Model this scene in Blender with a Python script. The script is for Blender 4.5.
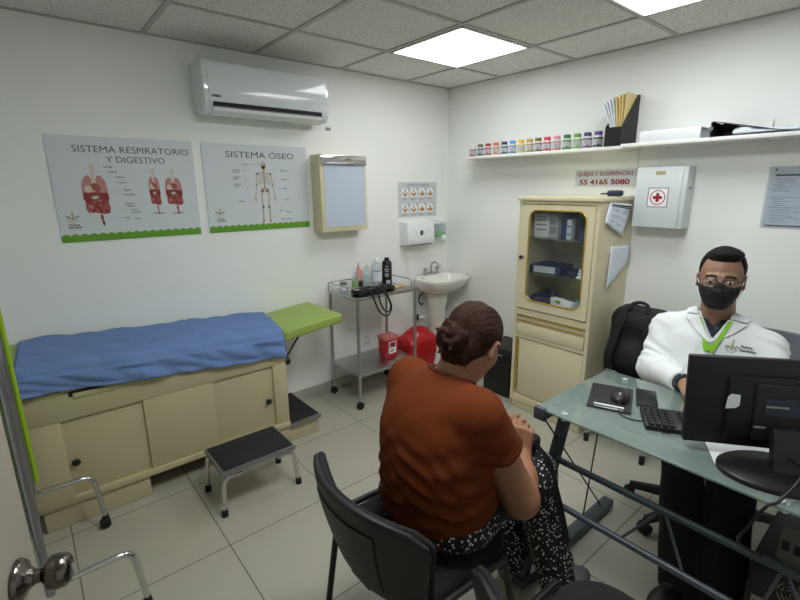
import bpy, bmesh, math, random
import numpy as np
from mathutils import Vector, Matrix
random.seed(7)
PI = math.pi
SC = bpy.context.scene
for o in list(bpy.data.objects):
    bpy.data.objects.remove(o)
COL = SC.collection

# ------------------------------------------------------------------ camera
cam_d = bpy.data.cameras.new('camera')
cam = bpy.data.objects.new('camera', cam_d)
COL.objects.link(cam)
cam_d.sensor_width = 36.0
cam_d.lens = 455.36 / 800 * 36
cam_d.clip_start = 0.02
_r = (0.76839498, -0.63992673, -0.00793271)
_u = (0.15995059, 0.18002996, 0.97056943)
_f = (0.6196652, 0.74704952, -0.24069078)
cam.matrix_world = Matrix(((_r[0], _u[0], -_f[0], -2.98), (_r[1], _u[1], -_f[1], -2.92),
                           (_r[2], _u[2], -_f[2], 1.55), (0, 0, 0, 1)))
SC.camera = cam
# ------------------------------------------------------------------ world, exposure
wd = bpy.data.worlds.new('world'); SC.world = wd
wd.use_nodes = True
wd.node_tree.nodes['Background'].inputs[0].default_value = (0.8, 0.9, 1.0, 1)
wd.node_tree.nodes['Background'].inputs[1].default_value = 0.05
SC.view_settings.view_transform = 'Standard'
SC.view_settings.look = 'None'
SC.view_settings.gamma = 1.0
SC.view_settings.use_curve_mapping = False
SC.view_settings.exposure = 0.9
LIGHT_STRENGTH = (4.8, 4.9, 13.0)   # the ceiling panels: near the corner, over the desk, and an added unseen fill by the door

# ------------------------------------------------------------------ materials
def lin(c):
    return tuple((v / 255 / 12.92) if v / 255 <= 0.04045 else ((v / 255 + 0.055) / 1.055) ** 2.4 for v in c)

def mat(name, rgb, rough=0.5, metal=0.0, bump=0.0, bscale=60.0, var=0.0, vscale=8.0, spec=0.5, stretch=None, coat=0.0, sheen=0.0):
    """plain procedural surface: base colour (sRGB 0-255) with optional noise variation and noise bump"""
    m = bpy.data.materials.new(name); m.use_nodes = True
    nt = m.node_tree; b = nt.nodes['Principled BSDF']
    c = lin(rgb)
    b.inputs['Base Color'].default_value = (*c, 1)
    b.inputs['Roughness'].default_value = rough
    b.inputs['Metallic'].default_value = metal
    b.inputs['Specular IOR Level'].default_value = spec
    if coat: b.inputs['Coat Weight'].default_value = coat
    if sheen:
        b.inputs['Sheen Weight'].default_value = sheen
    if bump or var:
        tc = nt.nodes.new('ShaderNodeTexCoord')
        mp = nt.nodes.new('ShaderNodeMapping')
        nt.links.new(tc.outputs['Object'], mp.inputs['Vector'])
        if stretch: mp.inputs['Scale'].default_value = stretch
    if var:
        n = nt.nodes.new('ShaderNodeTexNoise'); n.inputs['Scale'].default_value = vscale
        n.inputs['Detail'].default_value = 4
        nt.links.new(mp.outputs[0], n.inputs['Vector'])
        mx = nt.nodes.new('ShaderNodeMix'); mx.data_type = 'RGBA'
        mx.inputs['A'].default_value = (*[v * (1 - var) for v in c], 1)
        mx.inputs['B'].default_value = (*[min(1, v * (1 + var)) for v in c], 1)
        nt.links.new(n.outputs['Fac'], mx.inputs['Factor'])
        nt.links.new(mx.outputs['Result'], b.inputs['Base Color'])
    if bump:
        n2 = nt.nodes.new('ShaderNodeTexNoise'); n2.inputs['Scale'].default_value = bscale
        n2.inputs['Detail'].default_value = 3
        nt.links.new(mp.outputs[0], n2.inputs['Vector'])
        bp = nt.nodes.new('ShaderNodeBump'); bp.inputs['Strength'].default_value = bump
        bp.inputs['Distance'].default_value = 0.01
        nt.links.new(n2.outputs['Fac'], bp.inputs['Height'])
        nt.links.new(bp.outputs['Normal'], b.inputs['Normal'])
    return m

def glass_mat(name, tint, diffuse, dif_w, gloss_rough=0.03, ior=1.5):
    """thin sheet glass: tinted see-through, fresnel reflection and a little body colour"""
    m = bpy.data.materials.new(name); m.use_nodes = True
    nt = m.node_tree; nt.nodes.clear()
    out = nt.nodes.new('ShaderNodeOutputMaterial')
    tr = nt.nodes.new('ShaderNodeBsdfTransparent'); tr.inputs[0].default_value = (*tint, 1)
    df = nt.nodes.new('ShaderNodeBsdfDiffuse'); df.inputs[0].default_value = (*diffuse, 1)
    gl = nt.nodes.new('ShaderNodeBsdfGlossy'); gl.inputs['Roughness'].default_value = gloss_rough
    fr = nt.nodes.new('ShaderNodeFresnel'); fr.inputs['IOR'].default_value = ior
    m1 = nt.nodes.new('ShaderNodeMixShader'); m1.inputs[0].default_value = dif_w
    m2 = nt.nodes.new('ShaderNodeMixShader')
    nt.links.new(tr.outputs[0], m1.inputs[1]); nt.links.new(df.outputs[0], m1.inputs[2])
    ge = nt.nodes.new('ShaderNodeNewGeometry')                     # only the face turned to the viewer reflects
    iv = nt.nodes.new('ShaderNodeMath'); iv.operation = 'SUBTRACT'; iv.inputs[0].default_value = 1.0
    nt.links.new(ge.outputs['Backfacing'], iv.inputs[1])
    mu = nt.nodes.new('ShaderNodeMath'); mu.operation = 'MULTIPLY'
    nt.links.new(fr.outputs[0], mu.inputs[0]); nt.links.new(iv.outputs[0], mu.inputs[1])
    nt.links.new(mu.outputs[0], m2.inputs[0])
    nt.links.new(m1.outputs[0], m2.inputs[1]); nt.links.new(gl.outputs[0], m2.inputs[2])
    nt.links.new(m2.outputs[0], out.inputs[0])
    return m

def emit_mat(name, rgb, strength):
    m = bpy.data.materials.new(name); m.use_nodes = True
    nt = m.node_tree; nt.nodes.clear()
    out = nt.nodes.new('ShaderNodeOutputMaterial'); e = nt.nodes.new('ShaderNodeEmission')
    e.inputs[0].default_value = (*rgb, 1); e.inputs[1].default_value = strength
    nt.links.new(e.outputs[0], out.inputs[0])
    return m

def floor_mat():
    m = mat('floor_tile', (174, 170, 156), 0.28, bump=0.03, bscale=20, var=0.05, vscale=2.5)
    nt = m.node_tree; b = nt.nodes['Principled BSDF']
    g = nt.nodes.new('ShaderNodeNewGeometry'); s = nt.nodes.new('ShaderNodeSeparateXYZ')
    nt.links.new(g.outputs['Position'], s.inputs[0])
    def math_(op, a, bb=None):
        n = nt.nodes.new('ShaderNodeMath'); n.operation = op
        for i, v in enumerate((a, bb)):
            if v is None: continue
            if isinstance(v, (int, float)): n.inputs[i].default_value = v
            else: nt.links.new(v, n.inputs[i])
        return n.outputs[0]
    ds = []
    for ax, off in (('X', -2.476), ('Y', -1.108)):
        t = math_('DIVIDE', math_('SUBTRACT', s.outputs[ax], off), 0.537)
        fr = math_('FRACT', math_('ADD', t, 40.5))
        ds.append(math_('ABSOLUTE', math_('SUBTRACT', fr, 0.5)))
    d = math_('MINIMUM', ds[0], ds[1])
    line = math_('LESS_THAN', d, 0.0042)
    old = b.inputs['Base Color'].links[0].from_socket
    mx = nt.nodes.new('ShaderNodeMix'); mx.data_type = 'RGBA'
    nt.links.new(line, mx.inputs['Factor']); nt.links.new(old, mx.inputs['A'])
    mx.inputs['B'].default_value = (*lin((92, 84, 72)), 1)
    nt.links.new(mx.outputs['Result'], b.inputs['Base Color'])
    return m

def speckle_mat(name, rgb, rgb2, scale, lo, hi, rough=0.9, bump=0.3):
    m = mat(name, rgb, rough)
    nt = m.node_tree; b = nt.nodes['Principled BSDF']
    tc = nt.nodes.new('ShaderNodeTexCoord')
    n = nt.nodes.new('ShaderNodeTexNoise'); n.inputs['Scale'].default_value = scale; n.inputs['Detail'].default_value = 4
    nt.links.new(tc.outputs['Object'], n.inputs['Vector'])
    r = nt.nodes.new('ShaderNodeMapRange'); r.inputs['From Min'].default_value = lo; r.inputs['From Max'].default_value = hi
    nt.links.new(n.outputs['Fac'], r.inputs['Value'])
    mx = nt.nodes.new('ShaderNodeMix'); mx.data_type = 'RGBA'
    mx.inputs['A'].default_value = (*lin(rgb), 1); mx.inputs['B'].default_value = (*lin(rgb2), 1)
    nt.links.new(r.outputs['Result'], mx.inputs['Factor'])
    nt.links.new(mx.outputs['Result'], b.inputs['Base Color'])
    if bump:
        bp = nt.nodes.new('ShaderNodeBump'); bp.inputs['Strength'].default_value = bump; bp.inputs['Distance'].default_value = 0.004
        nt.links.new(n.outputs['Fac'], bp.inputs['Height']); nt.links.new(bp.outputs['Normal'], b.inputs['Normal'])
    return m

def dots_mat(name, base, dot, scale, size, rand=1.0):
    m = mat(name, base, 0.85, bump=0.2, bscale=300)
    nt = m.node_tree; b = nt.nodes['Principled BSDF']
    tc = nt.nodes.new('ShaderNodeTexCoord')
    v = nt.nodes.new('ShaderNodeTexVoronoi'); v.inputs['Scale'].default_value = scale
    v.inputs['Randomness'].default_value = rand
    nt.links.new(tc.outputs['Object'], v.inputs['Vector'])
    lt = nt.nodes.new('ShaderNodeMath'); lt.operation = 'LESS_THAN'; lt.inputs[1].default_value = size
    nt.links.new(v.outputs['Distance'], lt.inputs[0])
    mx = nt.nodes.new('ShaderNodeMix'); mx.data_type = 'RGBA'
    mx.inputs['A'].default_value = (*lin(base), 1); mx.inputs['B'].default_value = (*lin(dot), 1)
    nt.links.new(lt.outputs[0], mx.inputs['Factor']); nt.links.new(mx.outputs['Result'], b.inputs['Base Color'])
    return m

M = dict(
    wall=mat('wall_paint', (243, 245, 241), 0.62, bump=0.05, bscale=45, var=0.012, vscale=3),
    floor=floor_mat(),
    skirting=mat('skirting_tile', (176, 174, 164), 0.35, var=0.05, vscale=4),
    ceil=speckle_mat('ceiling_tile', (230, 228, 222), (172, 170, 164), 130, 0.5, 0.72, 0.95, 0.4),
    tbar=mat('ceiling_grid_metal', (176, 174, 168), 0.5),
    white=mat('white_plastic', (236, 238, 238), 0.28),
    white_matte=mat('white_laminate', (236, 236, 232), 0.5),
    acgloss=mat('glossy_white_plastic', (222, 226, 228), 0.12, coat=0.5),
    paper=mat('paper', (238, 240, 242), 0.8),
    paper2=mat('bluish_paper', (222, 228, 238), 0.75),
    manila=mat('manila_card', (226, 204, 140), 0.7, var=0.05),
    black=mat('black_plastic', (16, 16, 17), 0.45),
    blackmatte=mat('black_rubber', (20, 20, 20), 0.75, bump=0.2, bscale=200),
    blackfab=mat('black_fabric', (20, 20, 22), 0.85, bump=0.5, bscale=260, sheen=0.0),
    shell=mat('black_shell_plastic', (23, 23, 25), 0.55, bump=0.15, bscale=400),
    screenblk=mat('black_glossy', (14, 14, 16), 0.12),
    chrome=mat('chrome', (205, 205, 205), 0.14, metal=1.0),
    steel=mat('brushed_steel', (186, 187, 188), 0.32, metal=1.0, bump=0.05, bscale=200, stretch=(1, 30, 1)),
    alu=mat('grey_aluminium', (150, 150, 152), 0.35, metal=0.9),
    doorpaint=mat('door_paint', (158, 151, 138), 0.45, var=0.02, vscale=3),
    nickel=mat('dark_nickel', (112, 106, 100), 0.2, metal=1.0),
    cream=mat('cream_enamel', (222, 212, 178), 0.42, var=0.02, vscale=5),
    cream_dark=mat('cream_enamel_inside', (206, 198, 170), 0.5),
    bedcream=mat('cream_lacquer', (192, 182, 146), 0.5, var=0.03, vscale=4),
    gold=mat('gold_trim', (222, 190, 104), 0.3, metal=0.9),
    lime=mat('lime_vinyl', (152, 178, 84), 0.45, bump=0.15, bscale=220),
    limefab=mat('lime_fabric', (150, 186, 30), 0.7),
    sheet=mat('blue_sheet', (106, 134, 186), 0.85, bump=0.25, bscale=90, var=0.05, vscale=6),
    mat_black=speckle_mat('black_ribbed_mat', (22, 22, 24), (46, 46, 48), 90, 0.5, 0.75, 0.8, 0.3),
    ceramic=mat('white_ceramic', (232, 230, 222), 0.12, coat=0.4),
    redplastic=mat('red_translucent_plastic', (188, 24, 28), 0.3),
    redbag=mat('red_bag_film', (178, 18, 24), 0.22, bump=0.6, bscale=30),
    redlid=mat('pale_red_lid', (206, 112, 112), 0.4),
    deskmetal=mat('grey_desk_metal', (80, 86, 94), 0.42, metal=0.35),
    navy=mat('navy_plastic', (34, 44, 62), 0.4),
    bluebox=mat('blue_card', (54, 66, 126), 0.6),
    darkblue=mat('dark_blue_card', (38, 42, 74), 0.5),
    skin_w=mat('skin_tan', (156, 109, 80), 0.5, var=0.06, vscale=20, bump=0.08, bscale=180),
    skin_d=mat('skin_brown', (156, 118, 96), 0.5, var=0.05, vscale=20, bump=0.08, bscale=180),
    hair_w=mat('dark_brown_hair', (48, 27, 18), 0.7, var=0.5, vscale=22, bump=0.6, bscale=40, stretch=(1.0, 5.0, 1.6), spec=0.15),
    hair_d=mat('black_hair', (17, 15, 15), 0.7, var=0.3, vscale=30, bump=0.8, bscale=90, spec=0.2),
    rust=mat('rust_cotton', (100, 46, 18), 0.9, bump=0.08, bscale=160, var=0.04, vscale=5, spec=0.15),
    rustrib=mat('rust_rib', (92, 42, 17), 0.9, bump=0.4, bscale=300),
    coatw=mat('white_coat_cloth', (232, 236, 236), 0.8, bump=0.15, bscale=140),
    eyew=mat('eye_white', (226, 222, 214), 0.2), iris=mat('iris_dark', (38, 24, 18), 0.15),
    lip=mat('lip', (150, 84, 72), 0.45), brow=mat('brow', (34, 26, 22), 0.8),
    dots=dots_mat('black_white_dot_cloth', (17, 16, 17), (218, 214, 206), 82, 0.29),
    shirtdots=dots_mat('navy_dot_cloth', (36, 40, 54), (150, 156, 170), 110, 0.2),
    trouser=mat('black_trouser_cloth', (16, 16, 18), 0.9, bump=0.3, bscale=200),
    maskfab=mat('black_mask_fabric', (18, 18, 20), 0.8, bump=0.4, bscale=150),
    greyshoe=mat('grey_shoe', (112, 112, 114), 0.7, bump=0.3, bscale=200),
    lanyard=mat('lime_ribbon', (138, 200, 34), 0.6),
    greyfab=mat('grey_chair_fabric', (116, 120, 128), 0.85, bump=0.4, bscale=260),
    backpack=mat('black_nylon', (19, 19, 21), 0.7, bump=0.35, bscale=220),
    poster=mat('grey_poster_print', (212, 218, 222), 0.45),
    ink=mat('dark_grey_ink', (78, 80, 86), 0.6), inkblk=mat('black_ink', (30, 30, 32), 0.6),
    inkred=mat('red_ink', (150, 18, 32), 0.5), inkblue=mat('blue_ink', (60, 84, 130), 0.6),
    inkline=mat('pale_grey_ink', (140, 146, 154), 0.6),
    green=mat('leaf_green_print', (98, 158, 32), 0.5),
    lung=mat('pink_print', (190, 130, 126), 0.5), liver=mat('dark_red_print', (136, 34, 36), 0.5),
    gut=mat('brown_red_print', (160, 78, 66), 0.5), bone=mat('bone_print', (196, 176, 146), 0.5),
    boneshade=mat('bone_shade_print', (112, 96, 80), 0.5), trachea=mat('trachea_print', (214, 190, 176), 0.5),
    goldprint=mat('ochre_print', (182, 168, 122), 0.5), teal=mat('grey_green_print', (134, 154, 144), 0.5),
    boxgrey=mat('pale_grey_enamel', (214, 220, 220), 0.4),
    lightscreen=mat('pale_blue_acrylic', (196, 206, 222), 0.25),
    jarwhite=mat('jar_plastic', (216, 216, 212), 0.35), jarlabel=mat('jar_label', (186, 190, 192), 0.5),
    greenliq=mat('green_soap', (84, 184, 60), 0.15), limeliq=mat('lime_liquid', (128, 176, 44), 0.2),
    pinkliq=mat('pink_liquid', (206, 150, 138), 0.3), tanwood=mat('tan_wood', (206, 168, 116), 0.6),
    ltblue=mat('pale_blue_pack', (132, 168, 196), 0.5, bump=0.4, bscale=60),
    unitgrey=mat('grey_power_unit', (104, 102, 98), 0.5),
    cardgrey=mat('grey_metal_case', (150, 146, 140), 0.5),
    pinkhand=mat('hand_print', (196, 148, 88), 0.6),
    deskglass=glass_mat('green_tinted_glass', (0.62, 0.72, 0.68), (0.44, 0.53, 0.49), 0.34, 0.05, 1.42),
    cabglass=glass_mat('clear_cabinet_glass', (0.97, 0.98, 0.975), (0.5, 0.5, 0.5), 0.015),
    shelfglass=glass_mat('shelf_glass', (0.78, 0.85, 0.83), (0.25, 0.35, 0.33), 0.08),
    clear=glass_mat('clear_plastic', (0.86, 0.89, 0.90), (0.75, 0.8, 0.82), 0.22, 0.08, 1.4),
    lens=glass_mat('spectacle_lens', (0.93, 0.94, 0.95), (0.3, 0.3, 0.3), 0.02),
    sleeve=glass_mat('plastic_sleeve', (0.88, 0.90, 0.92), (0.8, 0.83, 0.86), 0.12, 0.15, 1.4),
    lamp=[emit_mat('lamp_diffuser', (0.955, 0.985, 1.0), s) for s in LIGHT_STRENGTH],
)

# ------------------------------------------------------------------ object helpers
ORG = {}
def tag(o, label=None, cat=None, group=None, kind=None):
    if label: o['label'] = label
    if cat: o['category'] = cat
    if group: o['group'] = group
    if kind: o['kind'] = kind
    return o

def thing(name, loc, label, cat, group=None):
    o = bpy.data.objects.new(name, None); COL.objects.link(o)
    o.location = loc; o.empty_display_size = 0.05
    ORG[o.name] = Vector(loc)
    return tag(o, label, cat, group)

def copy_tree(o, parent=None):
    c = o.copy(); COL.objects.link(c)
    if parent is not None:
        c.parent = parent; c.matrix_parent_inverse = o.matrix_parent_inverse.copy()
    for ch in list(o.children): copy_tree(ch, c)
    return c

class Pl:
    """a flat working plane: u to the viewer's right, v up, n towards the viewer"""
    def __init__(s, o, u, v):
        s.o = Vector(o); s.u = Vector(u).normalized(); s.v = Vector(v).normalized(); s.n = s.u.cross(s.v)
    def P(s, a, b, c=0.0):
        return s.o + s.u * a + s.v * b + s.n * c
def back_pl(x, y, z): return Pl((x, y, z), (1, 0, 0), (0, 0, 1))
def right_pl(x, y, z): return Pl((x, y, z), (0, -1, 0), (0, 0, 1))

def fillet(pts, rad, n=6):
    out = [Vector(pts[0])]
    for i in range(1, len(pts) - 1):
        a, b, c = Vector(pts[i - 1]), Vector(pts[i]), Vector(pts[i + 1])
        d1 = (a - b); d2 = (c - b)
        r = min(rad, d1.length * 0.49, d2.length * 0.49)
        p, q = b + d1.normalized() * r, b + d2.normalized() * r
        for k in range(n + 1):
            t = k / n
            out.append(p * (1 - t) ** 2 + b * 2 * t * (1 - t) + q * t * t)
    out.append(Vector(pts[-1]))
    return out

def smooth_path(pts, n=8):
    P = [Vector(p) for p in pts]; out = []
    P = [P[0] * 2 - P[1]] + P + [P[-1] * 2 - P[-2]]
    for i in range(1, len(P) - 2):
        for k in range(n):
            t = k / n
            a, b, c, d = P[i - 1], P[i], P[i + 1], P[i + 2]
            out.append(0.5 * ((2 * b) + (c - a) * t + (2 * a - 5 * b + 4 * c - d) * t * t + (3 * b - a - 3 * c + d) * t ** 3))
    out.append(P[-2])
    return out

class MB:
    def __init__(s): s.v = []; s.f = []; s.m = []
    def add(s, vs, fs, m=0):
        n = len(s.v); s.v += [Vector(v) for v in vs]
        s.f += [[i + n for i in f] for f in fs]; s.m += [m] * len(fs)
        return s
    def bm(s, bm, mtx=None, m=0):
        bm.verts.index_update()
        vs = [(mtx @ v.co if mtx else v.co.copy()) for v in bm.verts]
        fs = [[v.index for v in f.verts] for f in bm.faces]
        bm.free(); return s.add(vs, fs, m)
    def box(s, lo, hi, bev=0.0, m=0, seg=2, mtx=None):
        lo = Vector(lo); hi = Vector(hi)
        b = bmesh.new(); bmesh.ops.create_cube(b, size=1)
        for v in b.verts:
            v.co = Vector([(lo[i] + hi[i]) / 2 + v.co[i] * abs(hi[i] - lo[i]) for i in range(3)])
        if bev:
            bmesh.ops.bevel(b, geom=b.edges[:], offset=min(bev, min(abs(hi[i] - lo[i]) for i in range(3)) * 0.49), segments=seg, affect='EDGES', profile=0.5)
        return s.bm(b, mtx, m)
    def ring_loft(s, rings, m=0, cap=True, closed=False):
        n = len(rings[0]); vs = [p for r in rings for p in r]; fs = []
        R = len(rings)
        for i in range(R if closed else R - 1):
            j = (i + 1) % R
            for k in range(n):
                l = (k + 1) % n
                fs.append([i * n + k, i * n + l, j * n + l, j * n + k])
        if cap and not closed:
            fs.append(list(range(n))[::-1]); fs.append([(R - 1) * n + k for k in range(n)])
        return s.add(vs, fs, m)
    def tube(s, pts, r, m=0, seg=10, closed=False, cap=True, flat=None):
        pts = [Vector(p) for p in pts]; rs = r if isinstance(r, (list, tuple)) else [r] * len(pts)
        N = len(pts); rings = []; prev = None
        for i, p in enumerate(pts):
            if closed: t = pts[(i + 1) % N] - pts[i - 1]
            else: t = pts[min(i + 1, N - 1)] - pts[max(i - 1, 0)]
            t.normalize()
            if prev is None:
                a = Vector((0, 0, 1)) if abs(t.z) < 0.9 else Vector((1, 0, 0))
                nrm = (a - t * a.dot(t)).normalized()
            else:
                nrm = prev - t * prev.dot(t)
                nrm = nrm.normalized() if nrm.length > 1e-6 else prev
            prev = nrm; bn = t.cross(nrm)
            fx = flat if flat else 1.0
            rings.append([p + (nrm * math.cos(2 * PI * k / seg) + bn * math.sin(2 * PI * k / seg) * fx) * rs[i] for k in range(seg)])
        return s.ring_loft(rings, m, cap, closed)
    def cyl(s, a, b, r0, r1=None, m=0, seg=16):
        return s.tube([a, b], [r0, r0 if r1 is None else r1], m, seg)
    def lathe(s, prof, c, m=0, seg=24, axis='Z', mtx=None):
        """profile of (radius, height) turned about a vertical axis at c"""
        rings = []
        for r, h in prof:
            ring = []
            for k in range(seg):
                a = 2 * PI * k / seg
                p = Vector((r * math.cos(a), r * math.sin(a), h))
                if axis == 'X': p = Vector((p.z, p.x, p.y))
                elif axis == 'Y': p = Vector((p.y, p.z, p.x))
                p = (mtx @ p) if mtx else p
                ring.append(Vector(c) + p)
            rings.append(ring)
        return s.ring_loft(rings, m, True)
    def ell(s, c, r, m=0, u=20, v=12, mtx=None):
        b = bmesh.new(); bmesh.ops.create_uvsphere(b, u_segments=u, v_segments=v, radius=1)
        for q in b.verts:
            p = Vector((q.co.x * r[0], q.co.y * r[1], q.co.z * r[2]))
            q.co = Vector(c) + ((mtx @ p) if mtx else p)
        return s.bm(b, None, m)
    def poly(s, pl, pts, c0, c1, m=0):
        n = len(pts)
        area = sum(pts[i][0] * pts[(i + 1) % n][1] - pts[(i + 1) % n][0] * pts[i][1] for i in range(n))
        if area < 0: pts = pts[::-1]
        vs = [pl.P(a, b, c0) for a, b in pts] + [pl.P(a, b, c1) for a, b in pts]
        fs = [list(range(n))[::-1], [n + i for i in range(n)]]
        fs += [[i, (i + 1) % n, n + (i + 1) % n, n + i] for i in range(n)]
        return s.add(vs, fs, m)
    def rect(s, pl, a0, b0, a1, b1, c0, c1, m=0):
        return s.poly(pl, [(a0, b0), (a1, b0), (a1, b1), (a0, b1)], c0, c1, m)
    def disc(s, pl, a, b, ra, rb, c0, c1, m=0, seg=24, rot=0):
        cs, sn = math.cos(rot), math.sin(rot); pts = []
        for k in range(seg):
            x, y = ra * math.cos(2 * PI * k / seg), rb * math.sin(2 * PI * k / seg)
            pts.append((a + x * cs - y * sn, b + x * sn + y * cs))
        return s.poly(pl, pts, c0, c1, m)
    def bar(s, pl, p, q, w, c0, c1, m=0):
        p = Vector(p); q = Vector(q); d = (q - p).normalized(); n = Vector((-d.y, d.x)) * w / 2
        return s.poly(pl, [tuple(p + n), tuple(p - n), tuple(q - n), tuple(q + n)], c0, c1, m)
    def text(s, pl, txt, a, b, size, c, m=0, width=None, align='CENTER', depth=0.0004, bold=0.0):
        cu = bpy.data.curves.new('t', 'FONT'); cu.body = txt; cu.size = size; cu.align_x = align; cu.align_y = 'CENTER'
        cu.resolution_u = 3; cu.offset = bold
        ob = bpy.data.objects.new('t', cu); COL.objects.link(ob)
        dg = bpy.context.evaluated_depsgraph_get()
        me = bpy.data.meshes.new_from_object(ob.evaluated_get(dg))
        xs = [v.co.x for v in me.vertices]
        k = 1.0
        if width and xs: k = width / max(1e-6, max(xs) - min(xs))
        n = len(me.vertices)
        s.add([pl.P(a + v.co.x * k, b + v.co.y, c) for v in me.vertices], [list(p.vertices) for p in me.polygons], m)
        bpy.data.objects.remove(ob); bpy.data.curves.remove(cu); bpy.data.meshes.remove(me)
        return s
    def grid(s, rows, m=0, thick=0.0):
        """rows of points -> sheet (with thickness downwards along the normal when thick)"""
        R, N = len(rows), len(rows[0]); P = [[Vector(p) for p in r] for r in rows]
        def face(off, flip):
            fs = []
            for i in range(R - 1):
                for k in range(N - 1):
                    q = [off + i * N + k, off + i * N + k + 1, off + (i + 1) * N + k + 1, off + (i + 1) * N + k]
                    fs.append(q[::-1] if flip else q)
            return fs
        vs = [p for r in P for p in r]; fs = face(0, False)
        if thick:
            nr = []
            for i in range(R):
                for k in range(N):
                    a = P[min(i + 1, R - 1)][k] - P[max(i - 1, 0)][k]; b = P[i][min(k + 1, N - 1)] - P[i][max(k - 1, 0)]
                    n = b.cross(a)
                    nr.append(n.normalized() if n.length > 1e-9 else Vector((0, 0, 1)))
            vs = vs + [p - n * thick for p, n in zip(vs, nr)]
            o = R * N; fs += face(o, True)
            rim = [k for k in range(N)] + [i * N + N - 1 for i in range(1, R)] + [(R - 1) * N + k for k in range(N - 2, -1, -1)] + [i * N for i in range(R - 2, 0, -1)]
            for a, b in zip(rim, rim[1:] + rim[:1]): fs.append([b, a, o + a, o + b])
        return s.add(vs, fs, m)
    def build(s, name, mats, parent=None, smooth=35, sub=0, label=None, local=False):
        me = bpy.data.meshes.new(name)
        off = Vector((0, 0, 0))
        if parent is not None and not local: off = ORG.get(parent.name, off)
        me.from_pydata([tuple(v - off) for v in s.v], [], s.f)
        if not isinstance(mats, (list, tuple)): mats = [mats]
        for x in mats: me.materials.append(x)
        me.polygons.foreach_set('material_index', s.m)
        me.update()
        b = bmesh.new(); b.from_mesh(me); bmesh.ops.recalc_face_normals(b, faces=b.faces[:]); b.to_mesh(me); b.free()
        if smooth:
            me.shade_smooth(); me.set_sharp_from_angle(angle=math.radians(smooth))
        o = bpy.data.objects.new(name, me); COL.objects.link(o)
        if parent is not None:
            o.parent = parent; ORG[o.name] = ORG.get(parent.name, Vector((0, 0, 0))).copy() if not local else Vector((0, 0, 0))
        if sub:
            md = o.modifiers.new('sub', 'SUBSURF'); md.levels = sub; md.render_levels = sub
        if label: o['label'] = label
        return o

# ------------------------------------------------------------------ smooth solids (people, cloth, bags)
def A(*v): return np.array(v, float)
def sd_cap(P, a, b, ra, rb):
    a = np.asarray(a, float); b = np.asarray(b, float); ab = b - a
    t = np.clip(((P - a) @ ab) / (ab @ ab), 0, 1)
    return np.linalg.norm(P - a - t[:, None] * ab, axis=1) - (ra + (rb - ra) * t)
def sd_ell(P, c, r, R=None):
    q = P - np.asarray(c, float)
    if R is not None: q = q @ R
    r = np.asarray(r, float)
    k0 = np.linalg.norm(q / r, axis=1); k1 = np.linalg.norm(q / (r * r), axis=1)
    return k0 * (k0 - 1.0) / np.maximum(k1, 1e-9)
def sd_box(P, c, h, rad, R=None):
    q = P - np.asarray(c, float)
    if R is not None: q = q @ R
    q = np.abs(q) - (np.asarray(h, float) - rad)
    return np.linalg.norm(np.maximum(q, 0), axis=1) + np.minimum(q.max(axis=1), 0) - rad
def smin(a, b, k):
    h = np.maximum(k - np.abs(a - b), 0) / k
    return np.minimum(a, b) - h * h * k * 0.25
def smax(a, b, k): return -smin(-a, -b, k)
def wob(P, f, seed=0):
    rs = np.random.RandomState(seed); s = np.zeros(len(P))
    for i in range(5):
        d = rs.normal(size=3); d /= np.linalg.norm(d)
        s += np.sin((P @ d) * f * (0.7 + 0.25 * i) + rs.rand() * 6.28 + 1.5 * np.sin((P @ rs.normal(size=3)) * f * 0.4))
    return s / 5
def frame(fwd, up=(0, 0, 1)):
    f = np.asarray(fwd, float); f = f / np.linalg.norm(f)
    l = np.cross(up, f); l /= np.linalg.norm(l)
    return np.stack([f, l, np.cross(f, l)], axis=1)     # columns: forward, left, up

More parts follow.
